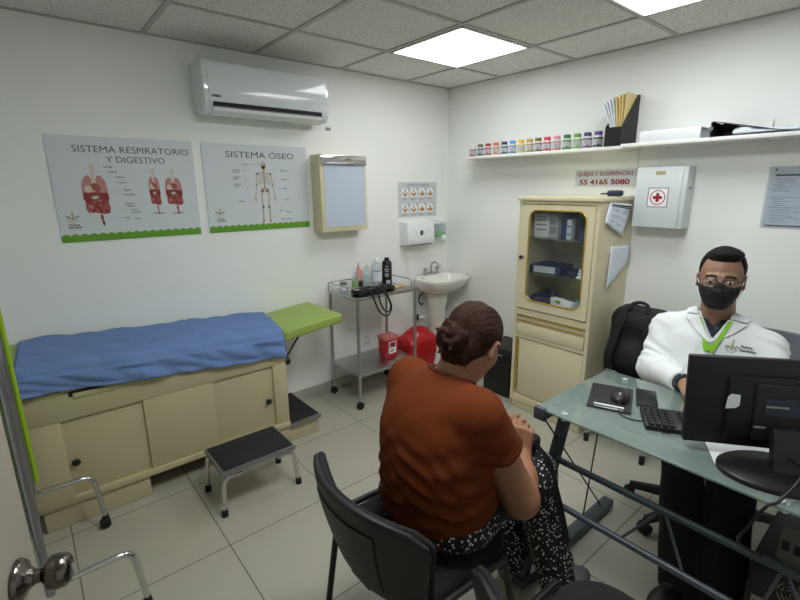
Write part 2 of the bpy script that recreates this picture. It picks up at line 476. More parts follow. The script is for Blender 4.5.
def sdf_object(name, fn, lo, hi, h, mats, parent=None, pick=None, smooth_it=1, label=None):
    """surface of fn(P) < 0 as one continuous mesh"""
    lo = np.asarray(lo, float); hi = np.asarray(hi, float); S = 4
    nb = np.ceil((hi - lo) / (h * S)).astype(int) + 1
    g = np.stack(np.meshgrid(*[np.arange(n) for n in nb], indexing='ij'), -1).reshape(-1, 3)
    cc = lo + (g * S + (S - 1) / 2) * h
    dc = fn(cc)
    val = np.repeat(np.repeat(np.repeat(np.sign(dc).reshape(nb), S, 0), S, 1), S, 2) * 10.0
    near = np.abs(dc) < h * S * 1.5
    gi = g[near]
    off = np.stack(np.meshgrid(*[np.arange(S)] * 3, indexing='ij'), -1).reshape(-1, 3)
    idx = (gi[:, None, :] * S + off[None]).reshape(-1, 3)
    out = np.empty(len(idx))
    for a in range(0, len(idx), 400000):
        out[a:a + 400000] = fn(lo + idx[a:a + 400000] * h)
    val[idx[:, 0], idx[:, 1], idx[:, 2]] = out
    val = np.clip(val, -3 * h, 3 * h)
    for ax in range(3):                                  # closed at the limits
        sl = [slice(None)] * 3; sl[ax] = 0; val[tuple(sl)] = 3 * h; sl[ax] = -1; val[tuple(sl)] = 3 * h
    ins = val < 0
    cnt = np.zeros(np.array(val.shape) - 1, int)
    for dx in (0, 1):
        for dy in (0, 1):
            for dz in (0, 1):
                cnt += ins[dx:val.shape[0] - 1 + dx, dy:val.shape[1] - 1 + dy, dz:val.shape[2] - 1 + dz]
    act = (cnt > 0) & (cnt < 8)
    cells = np.argwhere(act); ids = -np.ones(act.shape, int); ids[act] = np.arange(len(cells))
    acc = np.zeros((len(cells), 3)); num = np.zeros(len(cells))
    cor = [(a, b, c) for a in (0, 1) for b in (0, 1) for c in (0, 1)]
    for p in cor:
        for ax in range(3):
            if p[ax]: continue
            q = list(p); q[ax] = 1
            va = val[tuple((cells + p).T)]; vb = val[tuple((cells + q).T)]
            mk = (va < 0) != (vb < 0)
            t = np.where(mk, va / np.where(mk, va - vb, 1), 0)
            pt = np.array(p)[None] + t[:, None] * (np.array(q) - np.array(p))[None]
            acc += pt * mk[:, None]; num += mk
    V = lo + (cells + acc / num[:, None]) * h
    faces = []
    for ax in range(3):
        b, c = (ax + 1) % 3, (ax + 2) % 3
        sl0 = [slice(None)] * 3; sl1 = [slice(None)] * 3
        sl0[ax] = slice(0, -1); sl1[ax] = slice(1, None)
        a0 = ins[tuple(sl0)]; a1 = ins[tuple(sl1)]
        e = np.argwhere(a0 != a1)
        e = e[(e[:, b] > 0) & (e[:, c] > 0) & (e[:, b] < act.shape[b]) & (e[:, c] < act.shape[c])]
        sgn = a0[tuple(e.T)]
        qd = []
        for db, dc_ in ((1, 1), (0, 1), (0, 0), (1, 0)):
            k = e.copy(); k[:, b] -= db; k[:, c] -= dc_; qd.append(ids[tuple(k.T)])
        qd = np.stack(qd, 1)
        qd[~sgn] = qd[~sgn][:, ::-1]
        faces.append(qd)
    Fq = np.concatenate(faces); Fq = Fq[(Fq >= 0).all(1)]
    for _ in range(smooth_it):                           # light relaxation
        s = np.zeros_like(V); n = np.zeros(len(V))
        for a in range(4):
            np.add.at(s, Fq[:, a], V[Fq[:, (a + 1) % 4]]); np.add.at(n, Fq[:, a], 1)
        V = V * 0.5 + 0.5 * s / np.maximum(n, 1)[:, None]
    offv = np.array(ORG.get(parent.name, Vector((0, 0, 0)))) if parent is not None else np.zeros(3)
    me = bpy.data.meshes.new(name)
    me.vertices.add(len(V)); me.vertices.foreach_set('co', (V - offv).astype(np.float32).ravel())
    me.loops.add(len(Fq) * 4); me.loops.foreach_set('vertex_index', Fq.ravel().astype(np.int32))
    me.polygons.add(len(Fq)); me.polygons.foreach_set('loop_start', np.arange(0, len(Fq) * 4, 4, dtype=np.int32))
    me.update(calc_edges=True); me.validate()
    if not isinstance(mats, (list, tuple)): mats = [mats]
    for x in mats: me.materials.append(x)
    if pick is not None:
        me.polygons.foreach_set('material_index', pick(V[Fq].mean(axis=1)).astype(np.int32))
    me.shade_smooth()
    o = bpy.data.objects.new(name, me); COL.objects.link(o)
    if parent is not None:
        o.parent = parent; ORG[o.name] = ORG.get(parent.name, Vector((0, 0, 0))).copy()
    if label: o['label'] = label
    return o
# ================================================================== the room
X0, Y0, H = -3.36, -3.72, 2.35
b = MB(); b.box((X0 - 1.2, Y0 - .1, -.1), (.1, .1, 0)); tag(b.build('floor', M['floor'], smooth=0), kind='structure')
b = MB(); b.box((X0 - .1, Y0 - .1, H), (.1, .1, H + .1)); ceiling = tag(b.build('ceiling', M['ceil'], smooth=0), kind='structure')
g = MB()
gx = [-.479 - .612 * k for k in range(5)]; gy = [-.54 - .612 * k for k in range(6)]
for x in gx: g.box((x - .012, Y0, H - .006), (x + .012, 0, H))
for y in gy: g.box((X0, y - .012, H - .0055), (0, y + .012, H))
for lo, hi in (((X0, -.022, H - .005), (0, 0, H)), ((-.022, Y0, H - .005), (0, 0, H))): g.box(lo, hi)
o = g.build('ceiling_grid', M['tbar'], ceiling, smooth=0)
b = MB(); b.box((X0 - .1, 0, 0), (.1, .1, H)); tag(b.build('wall_back', M['wall'], smooth=0), kind='structure')
b = MB(); b.box((0, Y0 - .1, 0), (.1, 0, H)); tag(b.build('wall_right', M['wall'], smooth=0), kind='structure')
b = MB(); b.box((X0 - .1, Y0 - .1, 0), (0, Y0, H)); tag(b.build('wall_front', M['wall'], smooth=0), kind='structure')
b = MB(); b.box((X0 - .1, -2.76, 0), (X0, 0, H)); b.box((X0 - .1, Y0, 0), (X0, -3.62, H)); b.box((X0 - .1, -3.62, 2.1), (X0, -2.76, H))
tag(b.build('wall_left', M['wall'], smooth=0), kind='structure')
b = MB(); b.box((X0 - 1.2, Y0 - .1, 0), (X0 - 1.1, -1.8, H)); tag(b.build('wall_corridor', M['wall'], smooth=0), kind='structure')
for nm, lo, hi in (('baseboard_back', (X0, -.012, 0), (-.0, 0, .075)), ('baseboard_right', (-.012, Y0, 0), (0, 0, .075)), ('baseboard_left', (X0, -2.74, 0), (X0 + .012, 0, .075))):
    b = MB(); b.box(lo, hi, .002); tag(b.build(nm, M['skirting'], smooth=0), kind='structure')
# door leaf standing open, hinged on the left wall
dang = math.radians(19)
dd = Vector((math.sin(dang), math.cos(dang), 0)); dn = Vector((math.cos(dang), -math.sin(dang), 0))
hinge = Vector((-3.315, -2.742, 0))
T = Matrix(((dd.x, dn.x, 0, hinge.x), (dd.y, dn.y, 0, hinge.y), (0, 0, 1, 0), (0, 0, 0, 1)))
b = MB(); b.box((0, -.04, .01), (.815, 0, 2.07), .003, mtx=T); door = tag(b.build('door_1', M['doorpaint']), kind='structure')
k0 = T @ Vector((.742, 0, .926))
RX = Matrix(((dn.x, dd.x, 0), (dn.y, dd.y, 0), (0, 0, 1)))      # local x = door normal
def knob_part(name, prof):
    m_ = MB(); m_.lathe(prof, k0, axis='X', mtx=RX.to_4x4(), seg=36); return m_.build(name, M['nickel'], door, smooth=50)
kb = knob_part('door_knob', [(.0, .02), (.012, .021), (.0115, .034), (.016, .038), (.0265, .046), (.0285, .056), (.0265, .068), (.019, .075), (.011, .077), (.0, .077)])
knob_part('rose', [(.0, .0), (.034, .001), (.034, .004), (.03, .010), (.02, .014), (.013, .024), (.0, .024)])
m_ = MB(); m_.lathe([(.0, .0765), (.008, .0775), (.006, .079), (.0, .079)], k0, axis='X', mtx=RX.to_4x4(), seg=16); m_.build('key_cylinder', M['steel'], kb)

# ceiling light panels; the third is added unseen to brighten the left side
for i, (cx, cy, lab) in enumerate(((-.785, -.846, 'square white ceiling light panel fully in view near the corner above the wall shelf'),
                                   (-.785, -2.07, 'ceiling light panel cut off by the top edge of the photo'),
                                   (-2.01, -2.07, 'ceiling light panel nearest the entrance door'))):
    t = thing('ceiling_light', (cx, cy, H - .008), lab, 'ceiling light', 'square ceiling light panels')
    f = MB(); s = .290
    for lo, hi in (((-s, -s), (s, -s + .012)), ((-s, s - .012), (s, s)), ((-s, -s), (-s + .012, s)), ((s - .012, -s), (s, s))):
        f.box((cx + lo[0], cy + lo[1], H - .012), (cx + hi[0], cy + hi[1], H), .001)
    f.build('frame', M['white'], t)
    d = MB(); d.box((cx - s + .012, cy - s + .012, H - .009), (cx + s - .012, cy + s - .012, H - .003)); d.build('diffuser', M['lamp'][i], t, smooth=0)

# ================================================================== on the back wall
t = thing('air_conditioner', (-1.69, 0, 1.955), 'white wall-mounted air conditioner high above the skeleton poster', 'air conditioner')
x0, x1 = -2.095, -1.305
prof = [(0, 1.965), (0, 2.235), (.16, 2.235), (.198, 2.222), (.205, 2.20), (.205, 2.03), (.196, 1.99), (.165, 1.962), (.05, 1.955)]
b = MB(); n = len(prof)
rings = []
for x, k in ((x0, .94), (x0 + .006, .985), (x0 + .02, 1), (x1 - .02, 1), (x1 - .006, .985), (x1, .94)):
    rings.append([Vector((x, -d * k, 2.095 + (z - 2.095) * k)) for d, z in prof])
b.ring_loft(rings); b.build('casing', M['acgloss'], t, smooth=40)
b = MB()
pr = [(.206, 2.208), (.2095, 2.15), (.210, 2.06), (.206, 2.018), (.200, 2.018), (.200, 2.208)]
b.ring_loft([[Vector((x, -d, z)) for d, z in pr] for x in (x0 + .03, x0 + .034, x1 - .034, x1 - .03)]); b.build('front_panel', M['acgloss'], t, smooth=60)
b = MB(); b.box((x0 + .05, -.2045, 1.988), (x1 - .06, -.165, 2.016)); b.build('air_outlet', M['blackmatte'], t)
b = MB(); b.ring_loft([[Vector((x, -d, z)) for d, z in ((.205, 1.992), (.196, 1.972), (.13, 1.952), (.128, 1.956), (.194, 1.978), (.201, 1.994))] for x in (x0 + .05, x1 - .06)])
b.build('louver', M['white'], t)
ap = back_pl(x0 + .03, -.2105, 2.0)
b = MB(); b.text(ap, 'OPTIMX', .037, .043, .018, .0006, width=.052, bold=.0006); b.build('logo', M['inkblk'], t, smooth=0)
b = MB(); b.tube(smooth_path([(x1 + .0, -.15, 1.965), (x1 + .006, -.15, 1.95), (x1 + .012, -.15, 1.938)]), .0018); b.build('tag_string', M['white'], t)
b = MB(); b.box((x1 - .005, -.153, 1.918), (x1 + .032, -.147, 1.938), .001); b.box((x1 + .0, -.1535, 1.923), (x1 + .027, -.1466, 1.932), m=1); b.build('paper_tag', [M['cardgrey'], M['inkline']], t)

def wave_border(b, pl, w, m=0, base=.035, amp=.006, n=17, c=.0062):
    pts = [(0, 0), (w, 0)]
    N = 120
    for k in range(N + 1):
        u = w * (1 - k / N); pts.append((u, base + amp * abs(math.sin(PI * n * u / w)) * 1.6 - amp * .6))
    b.poly(pl, pts, .0058, c, m)

def logo(pl, a, b0, t, s=1.0, two=('Puente', 'Saludable')):
    g_ = MB()
    for k in range(3): g_.disc(pl, a, b0 + (.012 - .011 * k) * s, .0055 * s, .0075 * s, .006, .0066, 0, 12)
    for sg in (-1, 1):
        g_.disc(pl, a + sg * .013 * s, b0 - .004 * s, .004 * s, .010 * s, .006, .0066, 1, 12, -sg * .7)
        g_.disc(pl, a + sg * .022 * s, b0 + .001 * s, .004 * s, .009 * s, .006, .0066, 1, 12, -sg * .95)
        g_.bar(pl, (a, b0 - .030 * s), (a + sg * .024 * s, b0 - .014 * s), .003 * s, .006, .0066, 0)
    g_.disc(pl, a, b0 + .024 * s, .0035 * s, .0045 * s, .006, .0066, 0, 10)
    g_.text(pl, two[0], a + .002 * s, b0 - .040 * s, .016 * s, .0066, 2, align='CENTER', bold=.0004)
    g_.text(pl, two[1], a + .004 * s, b0 - .053 * s, .016 * s, .0066, 2, align='CENTER', bold=.0004)
    g_.build('logo', [M['goldprint'], M['teal'], M['ink']], t, smooth=0)

def captions(pl, t, items, lines=()):
    g_ = MB()
    for (a, b0, s) in items:
        c_ = MB(); c_.text(pl, s, a, b0, .0135, .0066, 0, align='LEFT', bold=.0002); c_.build('caption', M['ink'], t, smooth=0)
    for (p, q) in lines: g_.bar(pl, p, q, .0010, .006, .0064, 0)
    g_.build('pointer_lines', M['inkline'], t, smooth=0)

def torso_organs(g_, pl, a, top, s, side=False):
    """trachea, two lungs, heart, liver, stomach and gut; printed flat"""
    sx = .62 if side else 1.0
    def D(x, y, rx, ry, m, rot=0, lay=0): g_.disc(pl, a + x * s * sx, top - y * s, rx * s * sx, ry * s, .006, .0063 + lay * .0002, m, 20, rot)
    g_.poly(pl, [(a - .014 * s, top), (a + .014 * s, top), (a + .007 * s, top - .03 * s), (a + .006 * s, top - .10 * s), (a - .006 * s, top - .10 * s), (a - .007 * s, top - .03 * s)], .006, .0062, 3)
    for sg in (-1, 1):
        pts = [(.010, .072), (.022, .056), (.036, .060), (.052, .082), (.060, .115), (.061, .150), (.050, .158), (.030, .150), (.012, .152), (.009, .11)]
        g_.poly(pl, [(a + sg * x * s * sx, top - y * s) for x, y in pts], .006, .0062, 0)
    D(-.03, .13, .018, .02, 3, 0, 1)
    D(.006, .122, .020, .026, 2, .5, 1)
    pts = [(-.058, .15), (-.03, .148), (0, .146), (.03, .150), (.060, .152), (.062, .18), (.058, .20), (.02, .188), (-.02, .192), (-.05, .202), (-.060, .18)]
    g_.poly(pl, [(a + x * s * sx, top - y * s) for x, y in pts], .006, .0064, 1)
    D(-.004, .172, .026, .014, 4, 0, 2); D(-.004, .176, .016, .008, 3, .2, 3)
    pts = [(-.052, .19), (.054, .19), (.062, .235), (.056, .262), (.03, .268), (-.02, .256), (-.045, .26), (-.055, .235)]
    g_.poly(pl, [(a + x * s * sx, top - y * s) for x, y in pts], .006, .0061, 2)
    for i, (x, y) in enumerate(((-.030, .205), (.0, .21), (.030, .205), (-.03, .225), (.004, .23), (.036, .228), (-.02, .245), (.014, .25), (.044, .25))):
        D(x, y, .015, .007, (0, 1, 2)[i % 3] if i % 2 else 1, (i * .7) % 3, 2)
    D(.014, .285, .008, .018, 2, 0, 2); D(.018, .315, .006, .016, 1, .1, 2); D(-.035, .262, .004, .012, 3, .3, 1)

PW, PH = .688, .532
t = thing('poster', (-2.471, 0, 1.284), 'grey wall poster with organ drawings under the title SISTEMA RESPIRATORIO Y DIGESTIVO', 'poster', 'anatomy posters')
pl = back_pl(-2.815, 0, 1.284)
b = MB(); b.rect(pl, 0, 0, PW, PH, .0008, .006); b.build('board', M['poster'], t, smooth=0)
b = MB(); b.text(pl, 'SISTEMA RESPIRATORIO', .385, .468, .047, .0066, width=.556, bold=0); b.text(pl, 'Y DIGESTIVO', .392, .418, .045, .0066, width=.285, bold=0); b.build('title', M['ink'], t, smooth=0)
for a_, tp, s_, sd in ((.178, .392, .95, False), (.462, .375, .74, True), (.562, .372, .74, False)):
    b = MB(); torso_organs(b, pl, a_, tp, s_, sd)
    if s_ < .9: b.disc(pl, a_ + .01, tp - .328 * s_, .032, .003, .006, .0062, 4)
    b.build('organ_drawing', [M['lung'], M['liver'], M['gut'], M['trachea'], M['boneshade']], t, smooth=0)
captions(pl, t, [(0.232, .382, 'Laringe'), (0.246, .357, 'Tráquea'), (0.280, .330, 'Pulmón'), (0.282, .302, 'Corazón'), (0.308, .262, 'Hígado'), (0.306, .238, 'Diafragma'), (0.305, .192, 'Intestino'), (0.312, .178, 'delgado'), (0.332, .157, 'Recto'), (0.334, .143, 'Vesícula'), (0.298, .115, 'Ano'), (0.338, .108, 'Colon')],
         [((0.185, .382), (0.225, .382)), ((0.190, .357), (0.240, .357)), ((0.225, .33), (0.274, .33)), ((0.228, .302), (0.276, .302)), ((0.235, .262), (0.300, .262)), ((0.235, .238), (0.300, .238)), ((0.190, .15), (0.325, .15)), ((0.200, .125), (0.290, .115)), ((0.135, .10), (0.330, .10)), ((0.135, .10), (0.135, .18))])
b = MB(); wave_border(b, pl, PW); b.build('green_border', M['green'], t, smooth=0)
logo(pl, .062, .128, t)

t = thing('poster', (-1.731, 0, 1.284), 'grey wall poster with a full skeleton under the title SISTEMA ÓSEO', 'poster', 'anatomy posters')
pl = back_pl(-2.075, 0, 1.284)
b = MB(); b.rect(pl, 0, 0, PW, PH, .0008, .006); b.build('board', M['poster'], t, smooth=0)
b = MB(); b.text(pl, 'SISTEMA ÓSEO', .366, .468, .052, .0066, width=.455, bold=0); b.build('title', M['ink'], t, smooth=0)
b = MB(); cx = .375
def BD(x, y, rx, ry, m=0, rot=0, lay=0): b.disc(pl, cx + x, y, rx, ry, .006, .0063 + lay * .0002, m, 18, rot)
def BB(p, q, w, m=0): b.bar(pl, (cx + p[0], p[1]), (cx + q[0], q[1]), w, .006, .0063, m)
BD(0, .408, .019, .022); BD(0, .390, .012, .014); BD(-.007, .403, .005, .005, 1, 0, 1); BD(.007, .403, .005, .005, 1, 0, 1); BD(0, .389, .006, .002, 1, 0, 1)
BB((0, .378), (0, .262), .008, 1)
for k in range(8): BD(0, .374 - k * .0145, .0055, .004, 0, 0, 1)
for k in range(6):
    y = .352 - k * .011; w = .026 + .003 * k
    for sg in (-1, 1):
        BB((0, y), (sg * w, y - .004), .0042); BB((sg * w, y - .004), (sg * (w - .004), y - .014), .0042)
for sg in (-1, 1):
    BB((0, .362), (sg * .044, .358), .006); BD(sg * .044, .355, .007, .007, 1)
    BB((sg * .044, .355), (sg * .055, .288), .008); BD(sg * .055, .286, .006, .005, 1)
    BB((sg * .055, .286), (sg * .064, .222), .007); BD(sg * .066, .208, .007, .014)
    for q in range(4): BB((sg * (.060 + q * .004), .20), (sg * (.058 + q * .006), .183), .0022)
    BD(sg * .016, .252, .015, .018, 0, sg * .5); BD(sg * .016, .250, .007, .009, 1, sg * .5, 1)
    BB((sg * .026, .240), (sg * .020, .150), .010); BD(sg * .020, .146, .008, .008, 1)
    BB((sg * .020, .142), (sg * .023, .066), .009); BB((sg * .027, .140), (sg * .027, .07), .003)
    BD(sg * .026, .052, .008, .012, 0); BD(sg * .022, .062, .006, .006, 1)
b.build('skeleton_drawing', [M['bone'], M['boneshade']], t, smooth=0)
captions(pl, t, [(.235, .412, 'Cráneo'), (.172, .378, 'Columna'), (.172, .366, 'cervical'), (.172, .336, 'Columna'), (.172, .324, 'dorsal'), (.172, .292, 'Columna'), (.172, .280, 'lumbar'), (.49, .378, 'Clavícula'), (.49, .322, 'Húmero'), (.50, .262, 'Radio'), (.51, .192, 'Ulna'), (.20, .185, 'Fémur'), (.465, .118, 'Tibia'), (.515, .110, 'Peroné'), (.472, .062, 'Huesos del pie')],
         [((.285, .412), (.35, .412)), ((.245, .378), (.245, .28)), ((.245, .378), (.285, .378)), ((.245, .33), (.285, .33)), ((.245, .28), (.285, .28)), ((.40, .38), (.48, .38)), ((.43, .322), (.48, .322)), ((.44, .262), (.49, .262)), ((.445, .192), (.50, .192)), ((.25, .185), (.345, .185)), ((.405, .112), (.46, .112)), ((.41, .08), (.455, .08)), ((.455, .08), (.455, .045)), ((.41, .045), (.455, .045))])
b = MB(); wave_border(b, pl, PW); b.build('green_border', M['green'], t, smooth=0)
logo(pl, .072, .122, t)

# x-ray viewer
t = thing('light_box', (-1.16, 0, 1.246), 'cream framed x-ray viewing box with pale screen right of the skeleton poster', 'light box')
pl = back_pl(-1.352, 0, 1.246)
b = MB(); b.box((-1.352, -.122, 1.246), (-.966, 0, 1.77), .004); b.build('housing', M['cream'], t)
b = MB(); b.rect(pl, .03, .035, .366, .462, .122, .125); b.build('screen', M['lightscreen'], t, smooth=0)
b = MB(); b.box((-1.346, -.129, 1.712), (-.972, -.121, 1.766), .002); b.tube([(-1.34, -.135, 1.708), (-.978, -.135, 1.708)], .006); b.build('film_clip_rail', M['chrome'], t)
# handwashing notice
t = thing('notice', (-.355, 0, 1.31), 'small grey handwashing picture notice above the paper towel dispenser', 'notice')
pl = back_pl(-.566, 0, 1.306)
b = MB(); b.rect(pl, 0, 0, .425, .282, .0008, .005); b.build('board', mat('light_grey_print', (206, 208, 208), .5), t, smooth=0)
b = MB(); b.text(pl, 'LÁVATE LAS MANOS', .212, .258, .030, .0056, width=.25, bold=0); b.build('title', M['inkblue'], t, smooth=0)
b = MB()
for r in range(2):
    for k in range(4):
        ax, by = .034 + k * .094, .162 - r * .128
        b.rect(pl, ax, by, ax + .068, by + .072, .005, .0056, 0)
        sh = (r * 4 + k) % 4
        b.disc(pl, ax + .024, by + .022, .010, .022, .005, .0060, 1, 14, .6 + sh * .3); b.disc(pl, ax + .044, by + .022, .010, .022, .005, .0060, 1, 14, -.6 - sh * .2)
        if sh in (0, 1): b.disc(pl, ax + .034, by + .052, .006, .012, .005, .0061, 2, 12)
        else: b.disc(pl, ax + .034, by + .04, .009, .016, .005, .0061, 1, 12)
        b.rect(pl, ax + .062, by + .062, ax + .07, by + .074, .005, .0062, 3)
        b.rect(pl, ax + .002, by - .012, ax + .062, by - .007, .005, .0056, 4); b.rect(pl, ax + .002, by - .022, ax + .045, by - .017, .005, .0056, 4)
b.build('step_pictures', [M['paper'], M['pinkhand'], M['inkblue'], M['inkblk'], M['inkline']], t, smooth=0)
# towel dispenser
t = thing('paper_towel_dispenser', (-.42, 0, 1.08), 'white folded paper towel dispenser on the wall above the sink', 'paper towel dispenser')
pr = [(0, 1.08), (0, 1.275), (.09, 1.272), (.102, 1.262), (.108, 1.14), (.108, 1.10), (.10, 1.085), (.04, 1.08)]
b = MB(); b.ring_loft([[Vector((x, -d * k, 1.175 + (z - 1.175) * k)) for d, z in pr] for x, k in ((-.558, .95), (-.55, 1), (-.263, 1), (-.255, .95))]); b.build('cover', M['white'], t, smooth=45)
b = MB(); b.box((-.53, -.105, 1.079), (-.29, -.05, 1.0835)); b.build('towel_slot', M['inkblk'], t)
pl = back_pl(-.406, -.1075, 1.18)
b = MB(); b.disc(pl, 0, 0, .017, .021, -.002, .003); b.build('lock', M['black'], t)
b = MB(); b.disc(pl, 0, 0, .006, .012, .003, .004); b.build('key_slot', M['alu'], t)
b = MB(); b.poly(pl, [(-.075, .02), (-.02, -.06), (.02, -.06), (.075, .02), (.07, .023), (.02, -.054), (-.02, -.054), (-.07, .023)], -.002, .0015); b.build('embossed_line', M['boxgrey'], t)
# soap dispenser
t = thing('soap_dispenser', (-.165, 0, 1.09), 'clear wall soap dispenser half full of green soap beside the towel dispenser', 'soap dispenser')
b = MB(); b.box((-.24, -.018, 1.09), (-.092, 0, 1.275), .006); b.box((-.245, -.10, 1.235), (-.088, -.0, 1.28), .012); b.build('bracket', M['white'], t)
b = MB(); b.box((-.238, -.095, 1.12), (-.094, -.019, 1.236), .02); b.build('reservoir', M['clear'], t)
b = MB(); b.box((-.234, -.091, 1.124), (-.098, -.023, 1.165), .012); b.build('green_soap', M['greenliq'], t)
b = MB(); b.ell((-.135, -.098, 1.118), (.032, .022, .026)); b.build('push_button', M['white'], t)
# socket
t = thing('wall_socket', (-.915, 0, .27), 'white wall socket plate behind the steel trolley', 'socket')
pl = back_pl(-.955, 0, .272)
b = MB(); b.box((-.955, -.008, .272), (-.878, 0, .404), .003); b.build('plate', M['white'], t)
b = MB()
for k in (.038, .088):
    b.rect(pl, .028, k - .010, .032, k + .010, .008, .0086); b.rect(pl, .045, k - .010, .049, k + .010, .008, .0086)
b.build('outlet_slots', M['inkblk'], t)
# ================================================================== examination bed along the back wall
t = bed = thing('exam_table', (-2.48, -.28, 0), 'cream cabinet examination bed with lime mattress along the back wall', 'examination bed')
bx0, bx1, by0, by1 = -3.12, -1.87, -.50, -.02
b = MB()
b.box((bx0, by0 + .03, .13), (bx1, by1, .674), .003)                 # carcass
b.box((bx0 + .001, by0, .53), (bx1 - .001, by0 + .04, .673), .002)                 # top rail
b.box((bx0, by0, .13), (-2.975, by0 + .04, .53), .002); b.box((-1.955, by0, .13), (bx1, by0 + .04, .53), .002)
b.box((bx0, by0 - .012, .115), (bx1, by1, .145), .003)              # bottom ledge
b.build('cabinet', M['bedcream'], t, smooth=30)
b = MB(); b.box((bx0 + .02, by0 + .005, 0), (-2.66, by1 - .05, .115), .002); b.build('plinth', M['bedcream'], t)
b = MB(); b.box((-2.2, by0 + .005, 0), (-1.67, by1 - .05, .112), .002); b.build('plinth', M['bedcream'], t)
b = MB(); b.box((-2.64, by0 + .002, .145), (-2.30, by0 + .034, .53), .002); b.build('fixed_panel', M['bedcream'], t)
for xa, xb, kx in ((-2.985, -2.63, -2.945), (-2.31, -1.945, -1.995)):
    b = MB(); b.box((xa, by0 + .016, .145), (xb, by0 + .030, .53), .001); d = b.build('door', M['bedcream'], t)
    b = MB(); b.lathe([(.0, .0), (.009, .001), (.008, .010), (.017, .016), (.018, .022), (.014, .027), (0, .028)], (kx, by0 + .016, .315), axis='Y', mtx=Matrix.Scale(-1, 4, (0, 1, 0)), seg=20); b.build('knob', M['black'], d)
b = MB(); b.box((-2.925, by0 - .002, .638), (-2.55, by0 + .02, .664), 0); b.build('slot', M['blackmatte'], t)
b = MB(); b.box((-2.91, by0 - .008, .628), (-2.52, by0 + .012, .652), .003); b.build('pull_out_leaf', M['bedcream'], t)
b = MB(); b.box((-1.87, -.515, .105), (-1.66, -.10, .125), .003); st = b.build('foot_step', M['bedcream'], t)
b = MB(); b.box((-1.868, -.503, .125), (-1.668, -.105, .130), .001); b.build('tread_mat', M['mat_black'], st)
b = MB(); b.box((-1.87, -.518, .103), (-1.66, -.508, .131), .002); b.build('metal_edging', M['alu'], st)
# mattress, a little higher at the head end
def slab(name, x0, x1, y0, y1, zb0, zt0, zb1, zt1, r, m):
    g = MB(); n = 14; rings = []
    xs = [x0 + r * (1 - math.cos(k / 4 * PI / 2)) for k in range(5)] + [x0 + (x1 - x0) * k / 8 for k in range(1, 8)] + [x1 - r * (1 - math.cos(k / 4 * PI / 2)) for k in range(4, -1, -1)]
    for i, x in enumerate(xs):
        f = (x - x0) / (x1 - x0); zb = zb0 + (zb1 - zb0) * f; zt = zt0 + (zt1 - zt0) * f
        e = min(x - x0, x1 - x); ins = r - math.sqrt(max(0, r * r - (r - min(e, r)) ** 2))
        ring = []
        for cy, cz, a0 in ((y1 - r, zt - r, 0), (y0 + r, zt - r, 90), (y0 + r, zb + r, 180), (y1 - r, zb + r, 270)):
            for k in range(5):
                a = math.radians(a0 + k * 22.5); rr = r - ins
                ring.append(Vector((x, cy + rr * math.cos(a), cz + rr * math.sin(a))))
        rings.append(ring)
    g.ring_loft(rings); return g.build(name, m, bed, smooth=50)
slab('mattress', -3.13, -1.862, -.505, -.015, .690, .808, .676, .732, .028, M['lime'])
ext = slab('leg_rest', -1.855, -1.44, -.47, -.02, .648, .715, .688, .752, .016, M['lime'])
b = MB(); b.cyl((-1.852, -.44, .52), (-1.66, -.33, .655), .0055); b.build('prop_strut', M['blackmatte'], ext)
b = MB(); b.cyl((-1.868, -.462, .525), (-1.835, -.462, .525), .026, .026, seg=20); b.cyl((-1.835, -.462, .525), (-1.825, -.462, .525), .012); b.build('clamp_knob', M['black'], t)
b = MB(); b.box((-1.87, -.475, .56), (-1.845, -.44, .63), .004); b.build('hinge_bracket', M['alu'], t)
# sheet
t = None
rows = []
def zt(x): return .808 + (.732 - .808) * ((x + 3.13) / 1.268) + .008
NU, NV = 90, 60
for i in range(NU + 1):
    u = i / NU; row = []
    for k in range(NV + 1):
        s_ = k / NV * .70                                             # distance from the wall edge
        xl = -3.065 - .03 * (s_ / .5 if s_ < .5 else 1) + (.0)
        xr = -1.83 + .10 * min(1, s_ / .5) - .13 * 0
        xr = -1.80 + (-.075) * min(1, max(0, (s_ - .05) / .42)) + (.03 if s_ > .5 else 0) * 0
        x = xl + (xr - xl) * u
        top = zt(min(x, -1.862)) - max(0, (x + 1.862)) * .10
        w = .010 * math.sin(9 * x + 14 * s_) * math.sin(5 * x - 3 * s_ + 1) + .006 * math.sin(23 * x - 31 * s_)
        w += .012 * math.exp(-((s_ - .30 + .25 * (x + 2.2)) / .035) ** 2) * (1 if -2.6 < x < -1.9 else .3)
        w += .009 * math.exp(-((x + 2.28 + .1 * s_) / .008) ** 2) * .8 + .006 * math.exp(-((x + 2.62) / .006) ** 2)
        R = .045; L = .488
        drop_z = .694 - (x + 3.08) / 1.2 * .118                       # lower hem
        if s_ <= L - R: y, z = -.02 - s_, top + abs(w) * .9
        elif s_ <= L - R + R * PI / 2:
            a = (s_ - (L - R)) / R
            y, z = -.02 - (L - R) - R * math.sin(a), top - R + R * math.cos(a) + abs(w) * .7 * math.cos(a)
            y -= abs(w) * .8 * math.sin(a)
        else:
            f = (s_ - (L - R + R * PI / 2)) / (.70 - (L - R + R * PI / 2))
            zz = top - R
            z = zz + (drop_z - zz) * f
            y = -.02 - L - .006 - abs(w) * 1.2 - .008 * f - .007 * f * math.sin(14 * x + 1)
        row.append((x, y, z))
    rows.append(row)
b = MB(); b.grid(rows, thick=.003); o = b.build('bed_sheet', M['sheet'], smooth=180)
tag(o, 'creased blue bed sheet spread over the examination bed', 'sheet')

